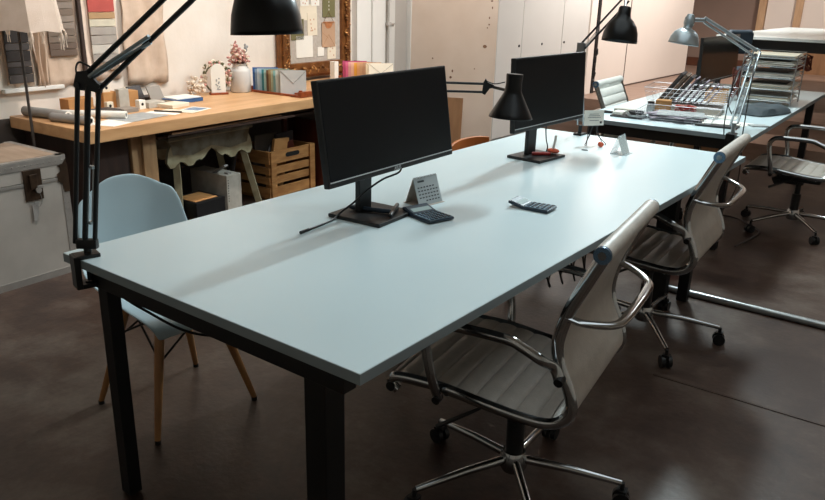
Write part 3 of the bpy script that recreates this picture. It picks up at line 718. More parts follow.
# cables and small stuff under the desk
b = MB().tube(spline([(.10, .05, .66), (.16, .12, .58), (.26, .22, .50), (.33, .42, .46), (.36, .7, .47), (.42, 1.0, .52), (.5, 1.3, .66)], 8), .004, 6)
o = b.build('lamp_cable', 'black_plastic', smooth=True); tag(o, 'black lamp cable sagging beneath the near end of the desk', 'cable')
t = thing('power_strip', 'power strip with tangled plugs hanging under the middle of the desk', 'power strip', (.80, 1.15, .60), 0)
MB().bx(-.03, .03, 0, .62, .0, .035, bev=.006).build('strip', 'grey_card', t)
b = MB()
for k in range(6): b.bx(-.02, .02, .05+.09*k, .09+.09*k, -.045, 0, bev=.004)
b.build('plug', 'black_plastic', t)
b = MB()
for k in range(5):
    y = .07+.1*k; b.tube(spline([(0, y, -.04), (.02, y+.03, -.12-.02*k), (-.03, y+.12, -.14), (-.04, y+.2, -.05), (0, y+.25, .06)], 6), .0035, 6)
b.build('cables', 'black_plastic', t, smooth=True)
MB().bx(-.01, .01, .05, .08, .035, .055).bx(-.01, .01, .5, .53, .035, .055).build('hanger', 'black_metal', t)
o = MB().bx(0, .045, 0, .03, 0, .62, bev=.003).build('yellow_post', 'yellow'); o.location = (.40, 2.80, 0); tag(o, 'yellow upright board standing behind the desk end', 'post')
o = MB().bx(-.1, .1, -.06, .06, 0, .12, bev=.004).build('brick_box', 'orange'); o.location = (.62, 3.02, 0); tag(o, 'small orange box on the floor behind the desk legs', 'box')

# ------------------------------------------------------------------ workbench along the left wall
BR = math.radians(3.0)
BM_ = Tr(-1.735, 1.10, 0) @ Rz(BR)         # bench frame: y along front edge, -x towards wall
def bpt(dx, y, z=.70): return BM_ @ V(dx, y, z)
BL, BD, BZ = 3.16, .745, .70
t = thing('workbench', 'long light-wood workbench against the left wall covered with samples', 'workbench'); t.matrix_world = BM_
MB().bx(-BD, 0, 0, BL, .635, .70, bev=.004).build('worktop', 'bench_wood', t)
MB().bx(-.14, -.085, .30, .375, 0, .634, bev=.003).bx(-.085, -.065, .36, .45, 0, .634, bev=.003).build('leg', 'bench_leg', t)
MB().bx(-.14, -.09, 2.78, 2.83, 0, .634, bev=.003).build('leg', 'bench_leg', t)
MB().bx(-.72, -.66, 2.78, 2.83, 0, .634, bev=.003).build('leg', 'bench_leg', t)
MB().bx(-.72, -.10, .06, .29, 0, .634).build('side_cabinet', 'dark_wood', t)
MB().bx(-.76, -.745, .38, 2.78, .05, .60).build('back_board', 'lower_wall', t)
MB().bx(-.70, -.06, .46, 2.75, .585, .598).build('under_shelf', 'dark_wood', t)
MB().bx(-.66, -.62, .46, 2.75, .598, .634).bx(-.14, -.10, .46, 2.75, .598, .634).build('shelf_batten', 'dark_wood', t)
b = MB().tube([bpt(-.42, 1.86, 0), bpt(-.42, 1.86, .584)], .022, 14); o = b.build('red_post', 'red_wood', smooth=True); tag(o, 'dark red turned wooden post holding up the workbench shelf behind the crate', 'post')
for k, (y, l, w, dz) in enumerate(((.50, 1.02, .30, 0), (.53, .90, .26, .011))):
    o = MB().bx(-w, 0, 0, l, 0, .010).build('loose_board', 'brown_board' if k else 'dark_wood'); o.matrix_world = BM_ @ Tr(-.02, y, .5985+dz) @ Rz(-.03+.04*k)
    o.location.z = .5985+dz
    tag(o, ('lower dark loose board' if not k else 'upper brown loose board')+' slid beneath the workbench top', 'board')

# things on the bench
def on(o, dx, y, rz=0, z=.70): o.matrix_world = BM_ @ Tr(dx, y, z) @ Rz(rz)
def roll(label, a, c_, r, key):
    a = bpt(*a, z=.70+r); c_ = bpt(*c_, z=.70+r); d = (c_-a).normalized()
    b = MB().use(key).tube([a, c_], r, 20, caps=False).use('hole').cyl(a+d*.004, a+d*.005, r*.6).cyl(c_-d*.005, c_-d*.004, r*.55).use('paper')
    for q, s in ((a, 1), (c_, -1)):
        u = V(0, 0, 1); v = d.cross(u)
        r1 = b.ring(q, u, v, r, 20); r2 = b.ring(q, u, v, r*.6, 20); r3 = b.ring(q+d*s*.02, u, v, r*.6, 20); b.skin(r1, r2); b.skin(r2, r3)
    o = b.build('paper_roll', key, smooth=True); tag(o, label, 'roll', 'paper rolls on the workbench')
roll('pale paper roll at the far left end of the workbench', (-.70, .07), (-.36, .12), .027, 'roll_grey')
roll('dark grey paper roll nearest the left front corner of the workbench', (-.42, .06), (-.155, .12), .024, 'tag_grey')
roll('long white paper tube lying across the workbench behind the lamp rods', (-.50, .16), (-.20, .37), .022, 'paper')
def sheet(label, dx, y, w, l, rz, key, name='paper_sheet', h=.0015, z=.70):
    o = MB().box((0, 0, h/2), (w, l, h)).build(name, key); on(o, dx, y, rz, z); return tag(o, label, 'paper')
sheet('white sheet at the front edge of the workbench beneath the tube', -.15, .25, .17, .22, .3, 'paper')
sheet('white patterned sheet near the middle front of the workbench', -.20, .44, .20, .28, .15, 'paper_grey', z=.7016)
sheet('narrow white sample strip on the workbench', -.22, .63, .20, .07, .35, 'paper')
sheet('second white sample strip towards the vase end of the workbench', -.20, .74, .22, .08, .3, 'paper_warm', z=.7016)
t = thing('sample_card', 'blue and white printed card at the front of the workbench', 'card'); on(t, -.20, .86, .3)
MB().box((0, 0, .001), (.13, .15, .002)).build('card', 'paper', t); MB().box((0, 0, .0025), (.10, .10, .001)).build('print', 'print_blue', t)
o = MB().tube([(-.1, 0, .0045), (.07, 0, .0045)], .0045, 8).build('pencil', 'slate', smooth=True); on(o, -.21, .68, .5, .7015); tag(o, 'dark pencil lying on the white strips', 'pencil')
# books
t = thing('book', 'blue-edged book lying flat on the workbench before the white wall', 'book'); on(t, -.53, 1.02, .05)
MB().bx(-.09, .09, -.11, .11, .0, .004).bx(-.09, .09, -.11, .11, .019, .023).bx(.086, .09, -.11, .11, .0, .023).build('cover', 'book_blue', t)
MB().bx(-.088, .085, -.107, .107, .004, .019).build('pages', 'paper', t)
o = MB().bx(-.08, .07, -.10, .10, 0, .006).build('notebook', 'paper'); on(o, -.53, 1.03, .0, .7235); tag(o, 'white pad on top of the blue-edged book', 'notebook')
# small boxes & cards
def sbox(label, dx, y, sx, sy, h, key, z=.70, rz=0, name='small_box', dot=False, grp=None):
    o = MB().box((0, 0, h/2), (sx, sy, h), bev=.002).build(name, key); on(o, dx, y, rz, z); tag(o, label, 'box', grp)
    if dot: d_ = MB().cyl((sx/2, 0, h*.55), (sx/2+.0006, 0, h*.55), .009, 16).build('ring_hole', 'hole', o)
    return o
sbox('long brown carton at the back left of the workbench', -.65, .36, .09, .16, .075, 'cardboard')
sbox('orange-tan carton behind the little punched cards', -.60, .53, .08, .10, .10, 'cardboard')
sbox('right-hand tan carton behind the small boxes', -.60, .685, .08, .075, .095, 'cardboard')
sbox('dark flat tray box in front of the cartons', -.45, .40, .12, .14, .025, 'slate')
sbox('grey flat lid beside the dark tray box', -.42, .53, .10, .10, .022, 'grey_card')
sbox('small white box with a dark punched dot nearest the tray', -.44, .645, .04, .045, .055, 'paper', dot=True)
sbox('cream punched card box on top of the left-hand carton', -.60, .52, .04, .05, .045, 'paper_warm', z=.80, dot=True)
sbox('cream punched box beside the tan cartons', -.53, .49, .03, .045, .05, 'paper_warm', dot=True)
sbox('off-white tall box among the cartons', -.55, .60, .04, .07, .115, 'box_white')
sbox('flat off-white box in front of the grey wedge', -.38, .84, .12, .16, .022, 'paper_warm', rz=.2)
sbox('second flat pale box behind the front flat box', -.47, .745, .10, .13, .035, 'box_white', rz=.1)
for k, (dx, y, l_, key) in enumerate(((-.66, .80, 'dark slate sample tilted behind the flat boxes', 'slate'), (-.57, .88, 'grey sample board tilted beside the dark slate one', 'grey_card'))):
    o = MB().box((0, 0, .055), (.008, .11, .11), T=Ry(-.45)).build('tilted_sample', key); on(o, dx, y, .1, .7015); tag(o, l_, 'sample')
o = MB().box((0, 0, .05), (.006, .065, .10), T=Ry(-.12)).build('standing_card', 'paper_warm'); on(o, -.70, .76, 0, .7015); tag(o, 'small cream card propped against the wall at the back of the workbench', 'card')
o = MB().bx(-.05, .05, -.09, .09, 0, .03).build('black_case', 'slate'); on(o, -.70, .87, 0, .70); tag(o, 'black narrow case at the back of the workbench by the wall', 'case')

# arch card with wreath
t = thing('arch_card', 'white arched card on a wooden foot with a dried wreath behind it', 'ornament'); on(t, -.60, 1.41, -.45)
MB().box((0, 0, .007), (.05, .125, .014), bev=.004).build('foot', 'rack_wood', t)
poly = [(-.05, .0), (.05, .0), (.05, .145)] + [(.05*math.cos(a), .145+.05*math.sin(a)) for a in [PI*k/12 for k in range(1, 12)]] + [(-.05, .145)]
c = MB().prism(poly, .01, T=Tr(-.005, 0, .014) @ Matrix(((0, 0, 1, 0), (1, 0, 0, 0), (0, 1, 0, 0), (0, 0, 0, 1)))).build('arch', 'paper', t)
b = MB()
for k in range(9): b.blob((.0065, -.006+.012*math.sin(k*1.7), .045+.008*k), (.0012, .006, .006), 1)
b.blob((.0065, 0, .035), (.001, .018, .005), 1)
b.build('print', 'paper_grey', c)
t2 = thing('dried_wreath', 'ring of dried pink and green flowers propped behind the white arched card', 'wreath'); on(t2, -.635, 1.425, -.45)
b = MB().use('dry_green').tube([(0, .08*math.cos(2*PI*k/24), .105+.095*math.sin(2*PI*k/24)) for k in range(24)], .006, 6, closed=True)
for k in range(70):
    a = random.uniform(-.5, PI+.5); rr = .09+random.uniform(-.016, .018)
    b.use(random.choice(['pink_petal', 'cream_petal', 'cream_petal', 'dry_green'])).blob((random.uniform(-.012, .012), rr*math.cos(a), .108+(rr+.012)*math.sin(a)), random.uniform(.009, .016), 1, .002)
b.build('flower_ring', 'dry_green', t2)
t3 = thing('cream_flowers', 'loose bunch of cream dried petals left of the arched card', 'flowers'); on(t3, -.66, 1.26, 0)
b = MB()
for k in range(40): b.blob((random.uniform(-.03, .03), random.uniform(-.05, .05), .02+abs(random.gauss(.04, .03))), random.uniform(.010, .018), 1, .003)
b.build('petal_bunch', 'cream_petal', t3)
# jug with dried flowers
t = thing('churn_vase', 'off-white churn-shaped vase on the workbench', 'vase'); on(t, -.60, 1.615, 0)
MB().lathe([(0, 0), (.070, .002), (.075, .01), (.075, .145), (.071, .155), (.049, .175), (.047, .185), (.056, .20), (.052, .20), (.042, .182), (.033, .1), (0, .02)], 32).build('body', 'jug', t, smooth=True)
for s in (-1, 1): MB().tube(spline([(0, s*.064, .145), (0, s*.08, .16), (0, s*.07, .18), (0, s*.048, .18)], 5), .004, 6).build('handle', 'jug', t, smooth=True)
t = thing('dried_bouquet', 'bouquet of dusty pink dried flowers standing in the churn vase', 'flowers'); on(t, -.60, 1.615, 0, .865)
bs = MB(); bf = MB().use('pink_petal')
for k in range(20):
    a = random.uniform(0, 2*PI); r = random.uniform(.01, .065); h = random.uniform(.05, .12); tip = V(r*math.cos(a), r*math.sin(a), h)
    bs.tube([V(0, 0, -.05), tip*.5+V(0, 0, .0), tip], .0015, 5)
    for q in range(14): bf.use(random.choice(['pink_petal', 'pink_petal', 'pink_petal', 'cream_petal'])).blob(tip+V(*[random.gauss(0, .015) for _ in range(3)]), (random.uniform(.008, .016), random.uniform(.008, .016), random.uniform(.006, .012)), 1, .002)
for (dy, h, k_) in ((-.03, .19, 'pink_petal'), (-.045, .15, 'pink_petal'), (.07, .165, 'paper_grey'), (.08, .15, 'paper_grey'), (-.015, .16, 'pink_petal')):
    bs.tube([V(0, 0, 0), V(0, dy*.7, h*.6), V(0, dy, h)], .0015, 5)
    for q in range(9): bf.use(k_).blob(V(random.gauss(0, .006), dy*(.7+.3*q/9)+random.gauss(0, .005), h*(.7+.3*q/9)), (.007, .006, .009), 1, .002)
bs.build('stem', 'stem', t); bf.build('blossom', 'pink_petal', t)

YZ = Matrix(((0, 0, 1, 0), (1, 0, 0, 0), (0, 1, 0, 0), (0, 0, 0, 1)))
# envelope racks
def rack(label, dx, y, L_, ncol, sizes, grp, labelf, rz=0):
    t = thing('envelope_rack', label, 'rack'); on(t, dx, y, rz)
    MB().bx(0, L_, -.05, -.035, .0, .016, bev=.003).bx(0, L_, .035, .05, .0, .016, bev=.003).bx(0, L_, -.05, .05, 0, .005).build('rail', 'rack_wood', t)
    MB().box((L_+.012, 0, .02), (.035, .12, .04), bev=.006).cyl((L_+.012, -.045, .04), (L_+.012, -.045, .05), .013, 14).build('end_block', 'rack_wood', t, smooth=True)
    MB().box((-.006, 0, .02), (.015, .12, .04), bev=.004).build('end_block', 'rack_wood', t)
    n = len(ncol); w, h = sizes
    for k, key in enumerate(ncol):
        x = .012+(L_-.03)*k/(n-1)
        e = thing('envelope', labelf(k), 'envelope', group=grp); e.matrix_world = BM_ @ Tr(dx, y, .70) @ Rz(rz) @ Tr(.01+.27*k/(n-1), -.03, .0055) @ Rz(math.radians(-46)+.03*math.sin(k*3.1)) @ Tr(0, w/2, 0) @ Ry(-.10-.02*math.sin(k*2.3))
        MB().bx(-.0015, .0015, -w/2, w/2, 0, h-.01*abs(math.sin(k*1.3))).build('envelope_body', key, e)
        if k > n-3:
            MB().use(key).prism([(-w/2, h-.001), (0, h*.45), (w/2, h-.001)], .0012, T=Tr(.0016, 0, 0) @ YZ).use('grey_card').tube([(.0032, -w/2, h-.004), (.0032, 0, h*.45), (.0032, w/2, h-.004)], .0011, 4).build('flap', key, e)
    return t
def addc(k, c_, **kw): mm(k, c_, .65, var=.05, scale=12, **kw)
cols1 = [('env_navy', '#2f5f9c', 'royal blue'), ('env_steel', '#8097ab', 'steel blue'), ('env_ice', '#b9c9d3', 'ice blue'), ('env_sky', '#9fc0d0', 'sky blue'), ('env_teal', '#2f7d86', 'teal'), ('env_mint', '#9ab8ad', 'mint'), ('env_brown', '#6a4a2e', 'brown'), ('env_tan', '#9c8258', 'tan'), ('env_sage', '#a8ad90', 'sage'), ('env_aqua', '#7faaa5', 'aqua'), ('env_pale', '#c9cfc6', 'pale grey-green'), ('env_stone', '#a9a79b', 'stone'), ('env_grey', '#c3c3bf', 'large light grey front')]
for k, h, _ in cols1: addc(k, h)
rack('reddish wooden rack of blue to grey envelopes on the workbench', -.56, 1.72, .47, [c_[0] for c_ in cols1], (.18, .165), 'envelopes in the reddish rack', lambda k: cols1[k][2]+' envelope standing in the reddish wooden rack')
cols2 = [('env_rose', '#b8456a', 'dark rose'), ('env_pink', '#d9688f', 'bright pink'), ('env_blush', '#dba29a', 'blush'), ('env_peach', '#e5b59c', 'peach'), ('env_yellow', '#dfa038', 'golden yellow'), ('env_apricot', '#d9a06b', 'apricot'), ('env_sand', '#c79a73', 'sand'), ('env_fawn', '#b58a68', 'fawn'), ('env_ivory', '#e6d6b6', 'ivory'), ('env_cream', '#efe6d2', 'large cream front')]
for k, h, _ in cols2: addc(k, h)
rack('second envelope rack of pink to cream envelopes behind the nearest monitor', -.56, 2.74, .40, [c_[0] for c_ in cols2], (.20, .15), 'envelopes in the second rack', lambda k: cols2[k][2]+' envelope in the rack of pink to cream envelopes')
t = thing('stamp_tray', 'low tray of small wooden stamps at the far end of the workbench', 'tray'); on(t, -.70, 2.94)
MB().bx(0, .34, 0, .20, 0, .06, bev=.004).build('tray', 'grey_card', t)
for k in range(9): MB().use('red_wood' if k < 3 else 'paper_grey').cyl((.02+.036*k, .10, .06), (.02+.036*k, .10, .13), .010, 10, rb=.014).build('stamp', 'red_wood', t, smooth=True)
sbox('small white carton beside the pink envelopes', -.60, 2.66, .05, .05, .15, 'paper')

# gilt frame
FY0, FY1, FZ0, FZ1 = 3.24, 4.12, .725, 1.80
t = thing('gilt_frame', 'ornate gilt frame used as a pin board on the wall above the workbench', 'frame'); t.matrix_world = WALL @ Tr(.06, 0, 0)
bw = .115
for (a, c_, z0, z1) in ((FY0, FY0+bw, FZ0, FZ1), (FY1-bw, FY1, FZ0, FZ1), (FY0+bw, FY1-bw, FZ0, FZ0+bw), (FY0+bw, FY1-bw, FZ1-bw, FZ1)):
    m = MB().bx(-.045, .0, a, c_, z0, z1, bev=.006)
    if z1-z0 > .5:
        m.bx(0, .018, a+(.02 if a == FY0 else .045), a+(.06 if a == FY0 else .085), z0, z1, bev=.008)
    else: m.bx(0, .018, a, c_, z0+.02, z0+.06, bev=.008)
    fr_ = m.build('frame_bar', 'gold_plain', t)
    b = MB()
    if z1-z0 > .5:
        n = 46
        for k in range(n):
            z = z0+.02+(z1-z0-.04)*k/n; yc = a+bw/2
            b.blob((.014+.004*math.sin(k*2), yc+.022*math.sin(k*1.2), z), (.012, .017, .011), 1, .002)
            b.blob((.010, yc-.03*math.cos(k*.9), z+.01), (.009, .010, .010), 1, .002)
    else:
        for k in range(30):
            y = a+(c_-a)*k/30; b.blob((.014, y, (z0+z1)/2+.02*math.sin(k*1.2)), (.012, .013, .014), 1, .002)
    b.build('carving', 'gold', fr_)
MB().bx(-.04, -.03, FY0+bw-.005, FY1-bw+.005, FZ0+bw-.005, FZ1-bw+.005).build('backing', 'mesh_grey', t)
def pin(label, y, z, w, h, key, print_=None, name='pinned_card'):
    o = thing(name, label, 'card'); o.matrix_world = WALL @ Tr(.032, y-.05, z-.02)
    MB().bx(0, .003, -w/2, w/2, 0, h).build('card', key, o)
    if print_:
        b = MB()
        for k in range(print_): b.box((.0035, (random.random()-.5)*w*.6, h*(.15+.7*random.random())), (.001, .008, .012))
        b.build('print', 'copper' if name == 'pinned_card' else 'olive', o)
    return o
pin('large blank white card low left in the gilt frame', 3.60, .90, .20, .17, 'paper')
pin('small white card low in the middle of the gilt frame', 3.80, .90, .08, .075, 'paper')
pin('square white printed card low right in the gilt frame', 3.94, .87, .11, .12, 'paper_warm', 4)
pin('white card with little motifs at the centre of the gilt frame', 3.70, 1.07, .12, .175, 'paper_warm', 7)
pin('plain cream card half hidden above the motif card', 3.66, 1.19, .20, .12, 'paper_warm').matrix_world = WALL @ Tr(.0285, 3.61, 1.17)
pin('white card at the upper left of the gilt frame', 3.61, 1.30, .10, .11, 'paper', 3)
pin('second white card at the upper middle of the gilt frame', 3.74, 1.30, .10, .11, 'paper', 3)
pin('olive green card behind the dome lamp in the gilt frame', 3.52, 1.04, .15, .16, 'olive')
o = pin('tall olive green card with white lettering in the gilt frame', 3.91, 1.21, .16, .26, 'olive')
b = MB()
for k in range(6): b.box((.0036, 0, .06+.03*k), (.001, .006, .014))
b.build('lettering', 'paper', o)
o = thing('kraft_envelope', 'kraft envelope with a copper half-circle hanging by string in the gilt frame', 'envelope'); o.matrix_world = WALL @ Tr(.034, 3.85, .95)
e = MB().bx(0, .004, -.085, .085, 0, .20).build('envelope_body', 'kraft', o)
b = MB().tube([(.0045, -.085, 0), (.0045, 0, .10), (.0045, .085, 0)], .0012, 4).tube([(.0045, -.085, .12), (.0045, 0, .07)], .001, 4); b.build('fold_lines', 'cardboard', e)
MB().prism([(.05*math.cos(a), .05*math.sin(a)) for a in [PI+PI*k/12 for k in range(13)]], .003, T=Tr(.004, 0, .20) @ Matrix(((0, 0, 1, 0), (1, 0, 0, 0), (0, 1, 0, 0), (0, 0, 0, 1)))).bx(.004, .010, -.07, .07, .197, .204).build('half_disc', 'copper', o)
MB().tube([(.006, -.065, .20), (.004, 0, .285), (.006, .065, .20)], .0015, 5).build('string', 'stem', o)

# hanging cloth sample boards
def cloth_board(name, label, y0, y1, z0, z1, key, off=.012, swatches=None, sy=None, sz=(0, 0), wav=.004):
    o = thing(name, label, 'fabric board'); o.matrix_world = WALL @ Tr(off, y0, z0)
    w = y1-y0; h = z1-z0; b = MB(); nx, nz = 14, 26; g = []
    for i in range(nz+1):
        g.append([b.bm.verts.new((wav*math.sin(k*1.1+i*.25)+wav*.7*math.sin(i*.9+k*.3), w*k/nx+(.006*math.sin(i*.8) if k in (0, nx) else 0), h*i/nz+(.012*math.sin(k*.9) if i == 0 else 0))) for k in range(nx+1)])
    for i in range(nz):
        for k in range(nx): b.bm.faces.new((g[i][k], g[i][k+1], g[i+1][k+1], g[i+1][k]))
    cl = b.build('backing_cloth', key, o, smooth=True, solid=.003)
    if swatches:
        z = sz[0]-z0
        for (kk, hh) in swatches:
            MB().box((wav*2+.006, (sy[0]+sy[1])/2-y0, z+hh/2), (.007, sy[1]-sy[0], hh-.003), rot=Matrix.Rotation(random.uniform(-.015, .015), 3, 'X'), bev=.0025).build('swatch', kk, o)
            z += hh
    return o
for n_, h_ in (('sw1', '#66564b'), ('sw2', '#7b6b5e'), ('sw3', '#8c7b6d'), ('sw4', '#8a7d72'), ('sw5', '#75675b'), ('sw_red', '#b5524a'), ('sw_tan', '#b08e68'), ('sw_cream', '#cdc5b0'), ('sw_grey', '#a39b93'), ('sw_white', '#c4beb4'), ('sw_dark', '#2c2725'), ('sw_char', '#45403e'), ('sw_brown', '#8c7a6a')):
    mm(n_, h_, .9, var=.08, scale=18, bump=.25, bscale=220)
random.seed(3)
cloth_board('fabric_board', 'taupe hanging board of many grey-brown fabric strips above the trunk', 1.335, 1.56, .83, 2.1, 'linen', swatches=[(random.choice(['sw1', 'sw5']) if k < 4 else random.choice(['sw2', 'sw3', 'sw4']), .038) for k in range(28)], sy=(1.362, 1.535), sz=(1.005, 0))
cloth_board('fabric_board', 'hanging board with red, tan, cream and grey fabric swatches', 1.585, 1.835, .855, 2.1, 'linen_light', off=.016, swatches=[('sw_brown', .05), ('sw_grey', .05), ('sw_white', .055), ('sw_grey', .055), ('sw_grey', .05), ('sw_cream', .045), ('sw_tan', .04), ('sw_red', .09), ('sw_brown', .08), ('sw_tan', .08), ('sw_white', .08), ('sw_grey', .08), ('sw_cream', .08)], sy=(1.632, 1.812), sz=(.905, 0))
cloth_board('linen_cloth', 'plain beige linen cloth hanging on the white wall right of the swatches', 1.865, 2.19, .80, 2.1, 'linen', off=.02, wav=.008)
cloth_board('fabric_board', 'dark charcoal striped cloth hanging behind the fabric lamp pole', 1.09, 1.25, .86, 2.1, 'linen', off=.012, swatches=[('sw_char', .05), ('sw_dark', .04), ('sw_char', .03), ('sw_dark', .06), ('sw_char', .04), ('sw_dark', .15), ('sw1', .2)], sy=(1.10, 1.24), sz=(.87, 0))
cloth_board('linen_cloth', 'crumpled linen strip hanging between the dark cloth and the taupe board', 1.265, 1.335, .84, 2.1, 'linen', off=.02, wav=.012)
o = MB().box((0, 0, .6), (.022, .022, 1.22), bev=.002).build('wooden_batten', 'dark_wood'); o.matrix_world = WALL @ Tr(.03, 1.572, .86); tag(o, 'thin dark wooden batten between the two fabric boards', 'batten')
o = MB().bx(0, .035, 0, .36, 0, .022, bev=.003).build('wall_ledge', 'white_paint'); o.matrix_world = WALL @ Tr(.001, 1.06, .822); tag(o, 'narrow white ledge on the wall under the dark cloth', 'ledge')

# linen-shade standing lamp
t = thing('floor_lamp', 'standing lamp with a linen cloth shade tied by ribbons behind the metal trunk', 'lamp', (-2.165, 1.025, 0))
MB().lathe([(0, 0), (.05, .002), (.05, .012), (.012, .022), (0, .022)], 28).build('base', 'pole_grey', t, smooth=True)
MB().tube([(0, 0, .02), (0, 0, 1.55)], .0075, 12).build('pole', 'pole_grey', t, smooth=True)
b = MB(); n = 8; lo = []; hi = []
for k in range(n*8):
    a = 2*PI*k/(n*8)+.25; f = (k % 8)/8; m = math.cos(PI/n)/math.cos((f-.5)*2*PI/n)
    sag = .010*(1-abs(f-.5)*2)
    lo.append(b.bm.verts.new((.345*m*math.cos(a), .345*m*math.sin(a)*.5-.0, 1.182+sag))); hi.append(b.bm.verts.new((.25*m*math.cos(a), .25*m*math.sin(a)*.5, 1.62)))
b.skin(lo, hi); sh = b.build('lamp_shade', 'linen_light', t, solid=.002)
b = MB()
for k in range(n):
    a = 2*PI*k/n+.25; x, y = .345*math.cos(a), .345*math.sin(a)*.5
    for s in (-1, 1):
        b.tube(spline([(x, y, 1.19), (x+s*.02, y, 1.165), (x+s*.016, y, 1.14), (x+s*.003, y, 1.18)], 4), .0022, 5)
        b.tube(spline([(x, y, 1.185), (x+s*.008, y, 1.14), (x+s*.014, y, 1.10)], 4), .0022, 5)
b.build('ribbon', 'ribbon', sh)
b = MB()
for a in (0, PI/2): b.tube([(.23*math.cos(a), .115*math.sin(a), 1.61), (-.23*math.cos(a), -.115*math.sin(a), 1.61)], .003, 6)
b.tube([(0, 0, 1.55), (0, 0, 1.615)], .004, 6).build('shade_carrier', 'pole_grey', t)

# metal trunk
t = thing('metal_trunk', 'large old silver metal trunk with rivets and latch at the left edge', 'trunk', (-1.715, .945, 0), math.radians(2.5))
TL, TD, TH, TS = 1.45, .50, .612, .50
MB().bx(-TD, 0, -TL, 0, 0, TS, bev=.004).build('body', 'trunk_metal', t)
lid = MB().use('trunk_metal').bx(-TD, 0, -TL, 0, TS+.005, TH-.004, bev=.004).use('trunk_top').bx(-TD+.03, -.03, -TL+.03, -.03, TH-.004, TH+.002).build('lid', 'trunk_metal', t)
b = MB()
b.bx(-.004, .003, -TL, 0, TH-.045, TH-.003, bev=.001).bx(-.04, .002, -TL, 0, TH-.006, TH+.001).bx(-TD, -.0, -.04, .002, TH-.006, TH+.001).bx(-TD, 0, -.002, .003, TH-.045, TH-.003)
b.bx(-.004, .004, -TL, 0, TS-.012, TS+.003, bev=.001).build('lid_trim', 'trunk_trim', t)
b = MB().bx(-.002, .003, -TL, 0, .0, .035).bx(-.002, .003, -.035, .0, 0, TS-.02).bx(-.035, .003, -.001, .002, 0, TS-.02); b.build('edge_trim', 'trunk_trim', t)
b = MB()
for k in range(46): b.blob((.0035, -.02-k*.031, TH-.024), (.002, .004, .004), 1)
for k in range(14): b.blob((.0035, -.010, .03+k*.031), (.002, .003, .003), 1)
for k in range(14): b.blob((.0035, -.028, .03+k*.031), (.002, .003, .003), 1)
b.build('rivets', 'trunk_trim', t)['kind'] = 'stuff'
MB().prism([(-.045, TH-.05), (-.02, TH-.045), (.0, TH-.02), (.0, TS-.075), (-.025, TS-.075), (-.032, TS-.03), (-.052, TS-.012), (-.052, TS+.02), (-.035, TS+.03), (-.032, TH-.065)], .006, T=Matrix(((0, 0, 1, 0), (1, 0, 0, 0), (0, 1, 0, 0), (0, 0, 0, 1)))).bx(-.05, .004, -.001, .006, TS-.07, TH-.045).build('corner_bracket', 'trunk_brass', t)
la = MB().bx(0, .007, -.225, -.135, TS-.085, TS+.065, bev=.002).bx(.007, .018, -.20, -.16, TS-.03, TS+.045, bev=.004).build('latch', 'trunk_brass', t)
MB().cyl((.018, -.165, TS-.035), (.026, -.165, TS-.035), .014, 14).box((.020, -.155, TS-.02), (.012, .03, .012)).build('hasp', 'trunk_trim', la)
MB().tube(spline([(.02, -.16, TS-.05), (.02, -.155, TS-.09), (.014, -.17, TS-.12), (.012, -.185, TS-.10), (.012, -.19, TS-.085)], 5), .0012, 5).prism([(-.20, TS-.10), (-.165, TS-.095), (-.175, TS-.16), (-.19, TS-.19), (-.20, TS-.185)], .0012, T=Tr(.007, 0, 0) @ Matrix(((0, 0, 1, 0), (1, 0, 0, 0), (0, 1, 0, 0), (0, 0, 0, 1)))).build('key_tag', 'tag_grey', la)
b = MB().tube([(-TD+.03, -.33, TH+.004), (-.03, -.33, TH+.004)], .0022, 6).blob((-.25, -.30, TH+.006), (.012, .016, .006), 1); b.build('lid_strap', 'trunk_brass', t)

# painted trestle stool
t = thing('painted_stool', 'old painted stool with scalloped apron under the workbench', 'stool', (-1.96, 2.02, 0), math.radians(3))
pts = [(-.33, .545), (-.31, .515), (-.33, .48), (-.34, .445), (-.345, .41), (-.325, .378), (-.295, .378), (-.275, .395), (-.25, .408), (-.215, .398), (-.19, .372), (-.155, .372), (-.13, .395), (-.105, .402), (-.085, .395), (-.06, .41), (-.03, .44), (.0, .46), (.03, .44), (.06, .41), (.085, .395), (.105, .402), (.13, .395), (.155, .372), (.19, .372), (.215, .398), (.25, .408), (.275, .395), (.295, .378), (.325, .378), (.345, .41), (.34, .445), (.33, .48), (.31, .515), (.33, .545)]
YZ = Matrix(((0, 0, 1, 0), (1, 0, 0, 0), (0, 1, 0, 0), (0, 0, 0, 1)))
for x, nm in ((.0, 0), (-.26, 1)):
    MB().prism(pts, .02, T=Tr(x, 0, 0) @ YZ).build('apron', 'old_cream', t)
    MB().prism([(-.30, .455), (-.15, .435), (.0, .475), (.15, .435), (.30, .455), (.315, .515), (.325, .535), (-.325, .535), (-.315, .515)], .003, T=Tr(x+.018, 0, 0) @ YZ).build('painted_panel', 'old_paint', t)
MB().bx(-.28, .04, -.34, .34, .545, .565, bev=.004).build('seat', 'old_paint', t)
for sx, x in ((1, -.02), (-1, -.25)):
    for sy in (-1, 1):
        MB().tube([(x, sy*.25, .545), (x+sx*.03, sy*(.27 if sy < 0 else .40), .0)], .028, 4, r2=.028, up=(1, 0, 0)).build('leg', 'old_cream', t)

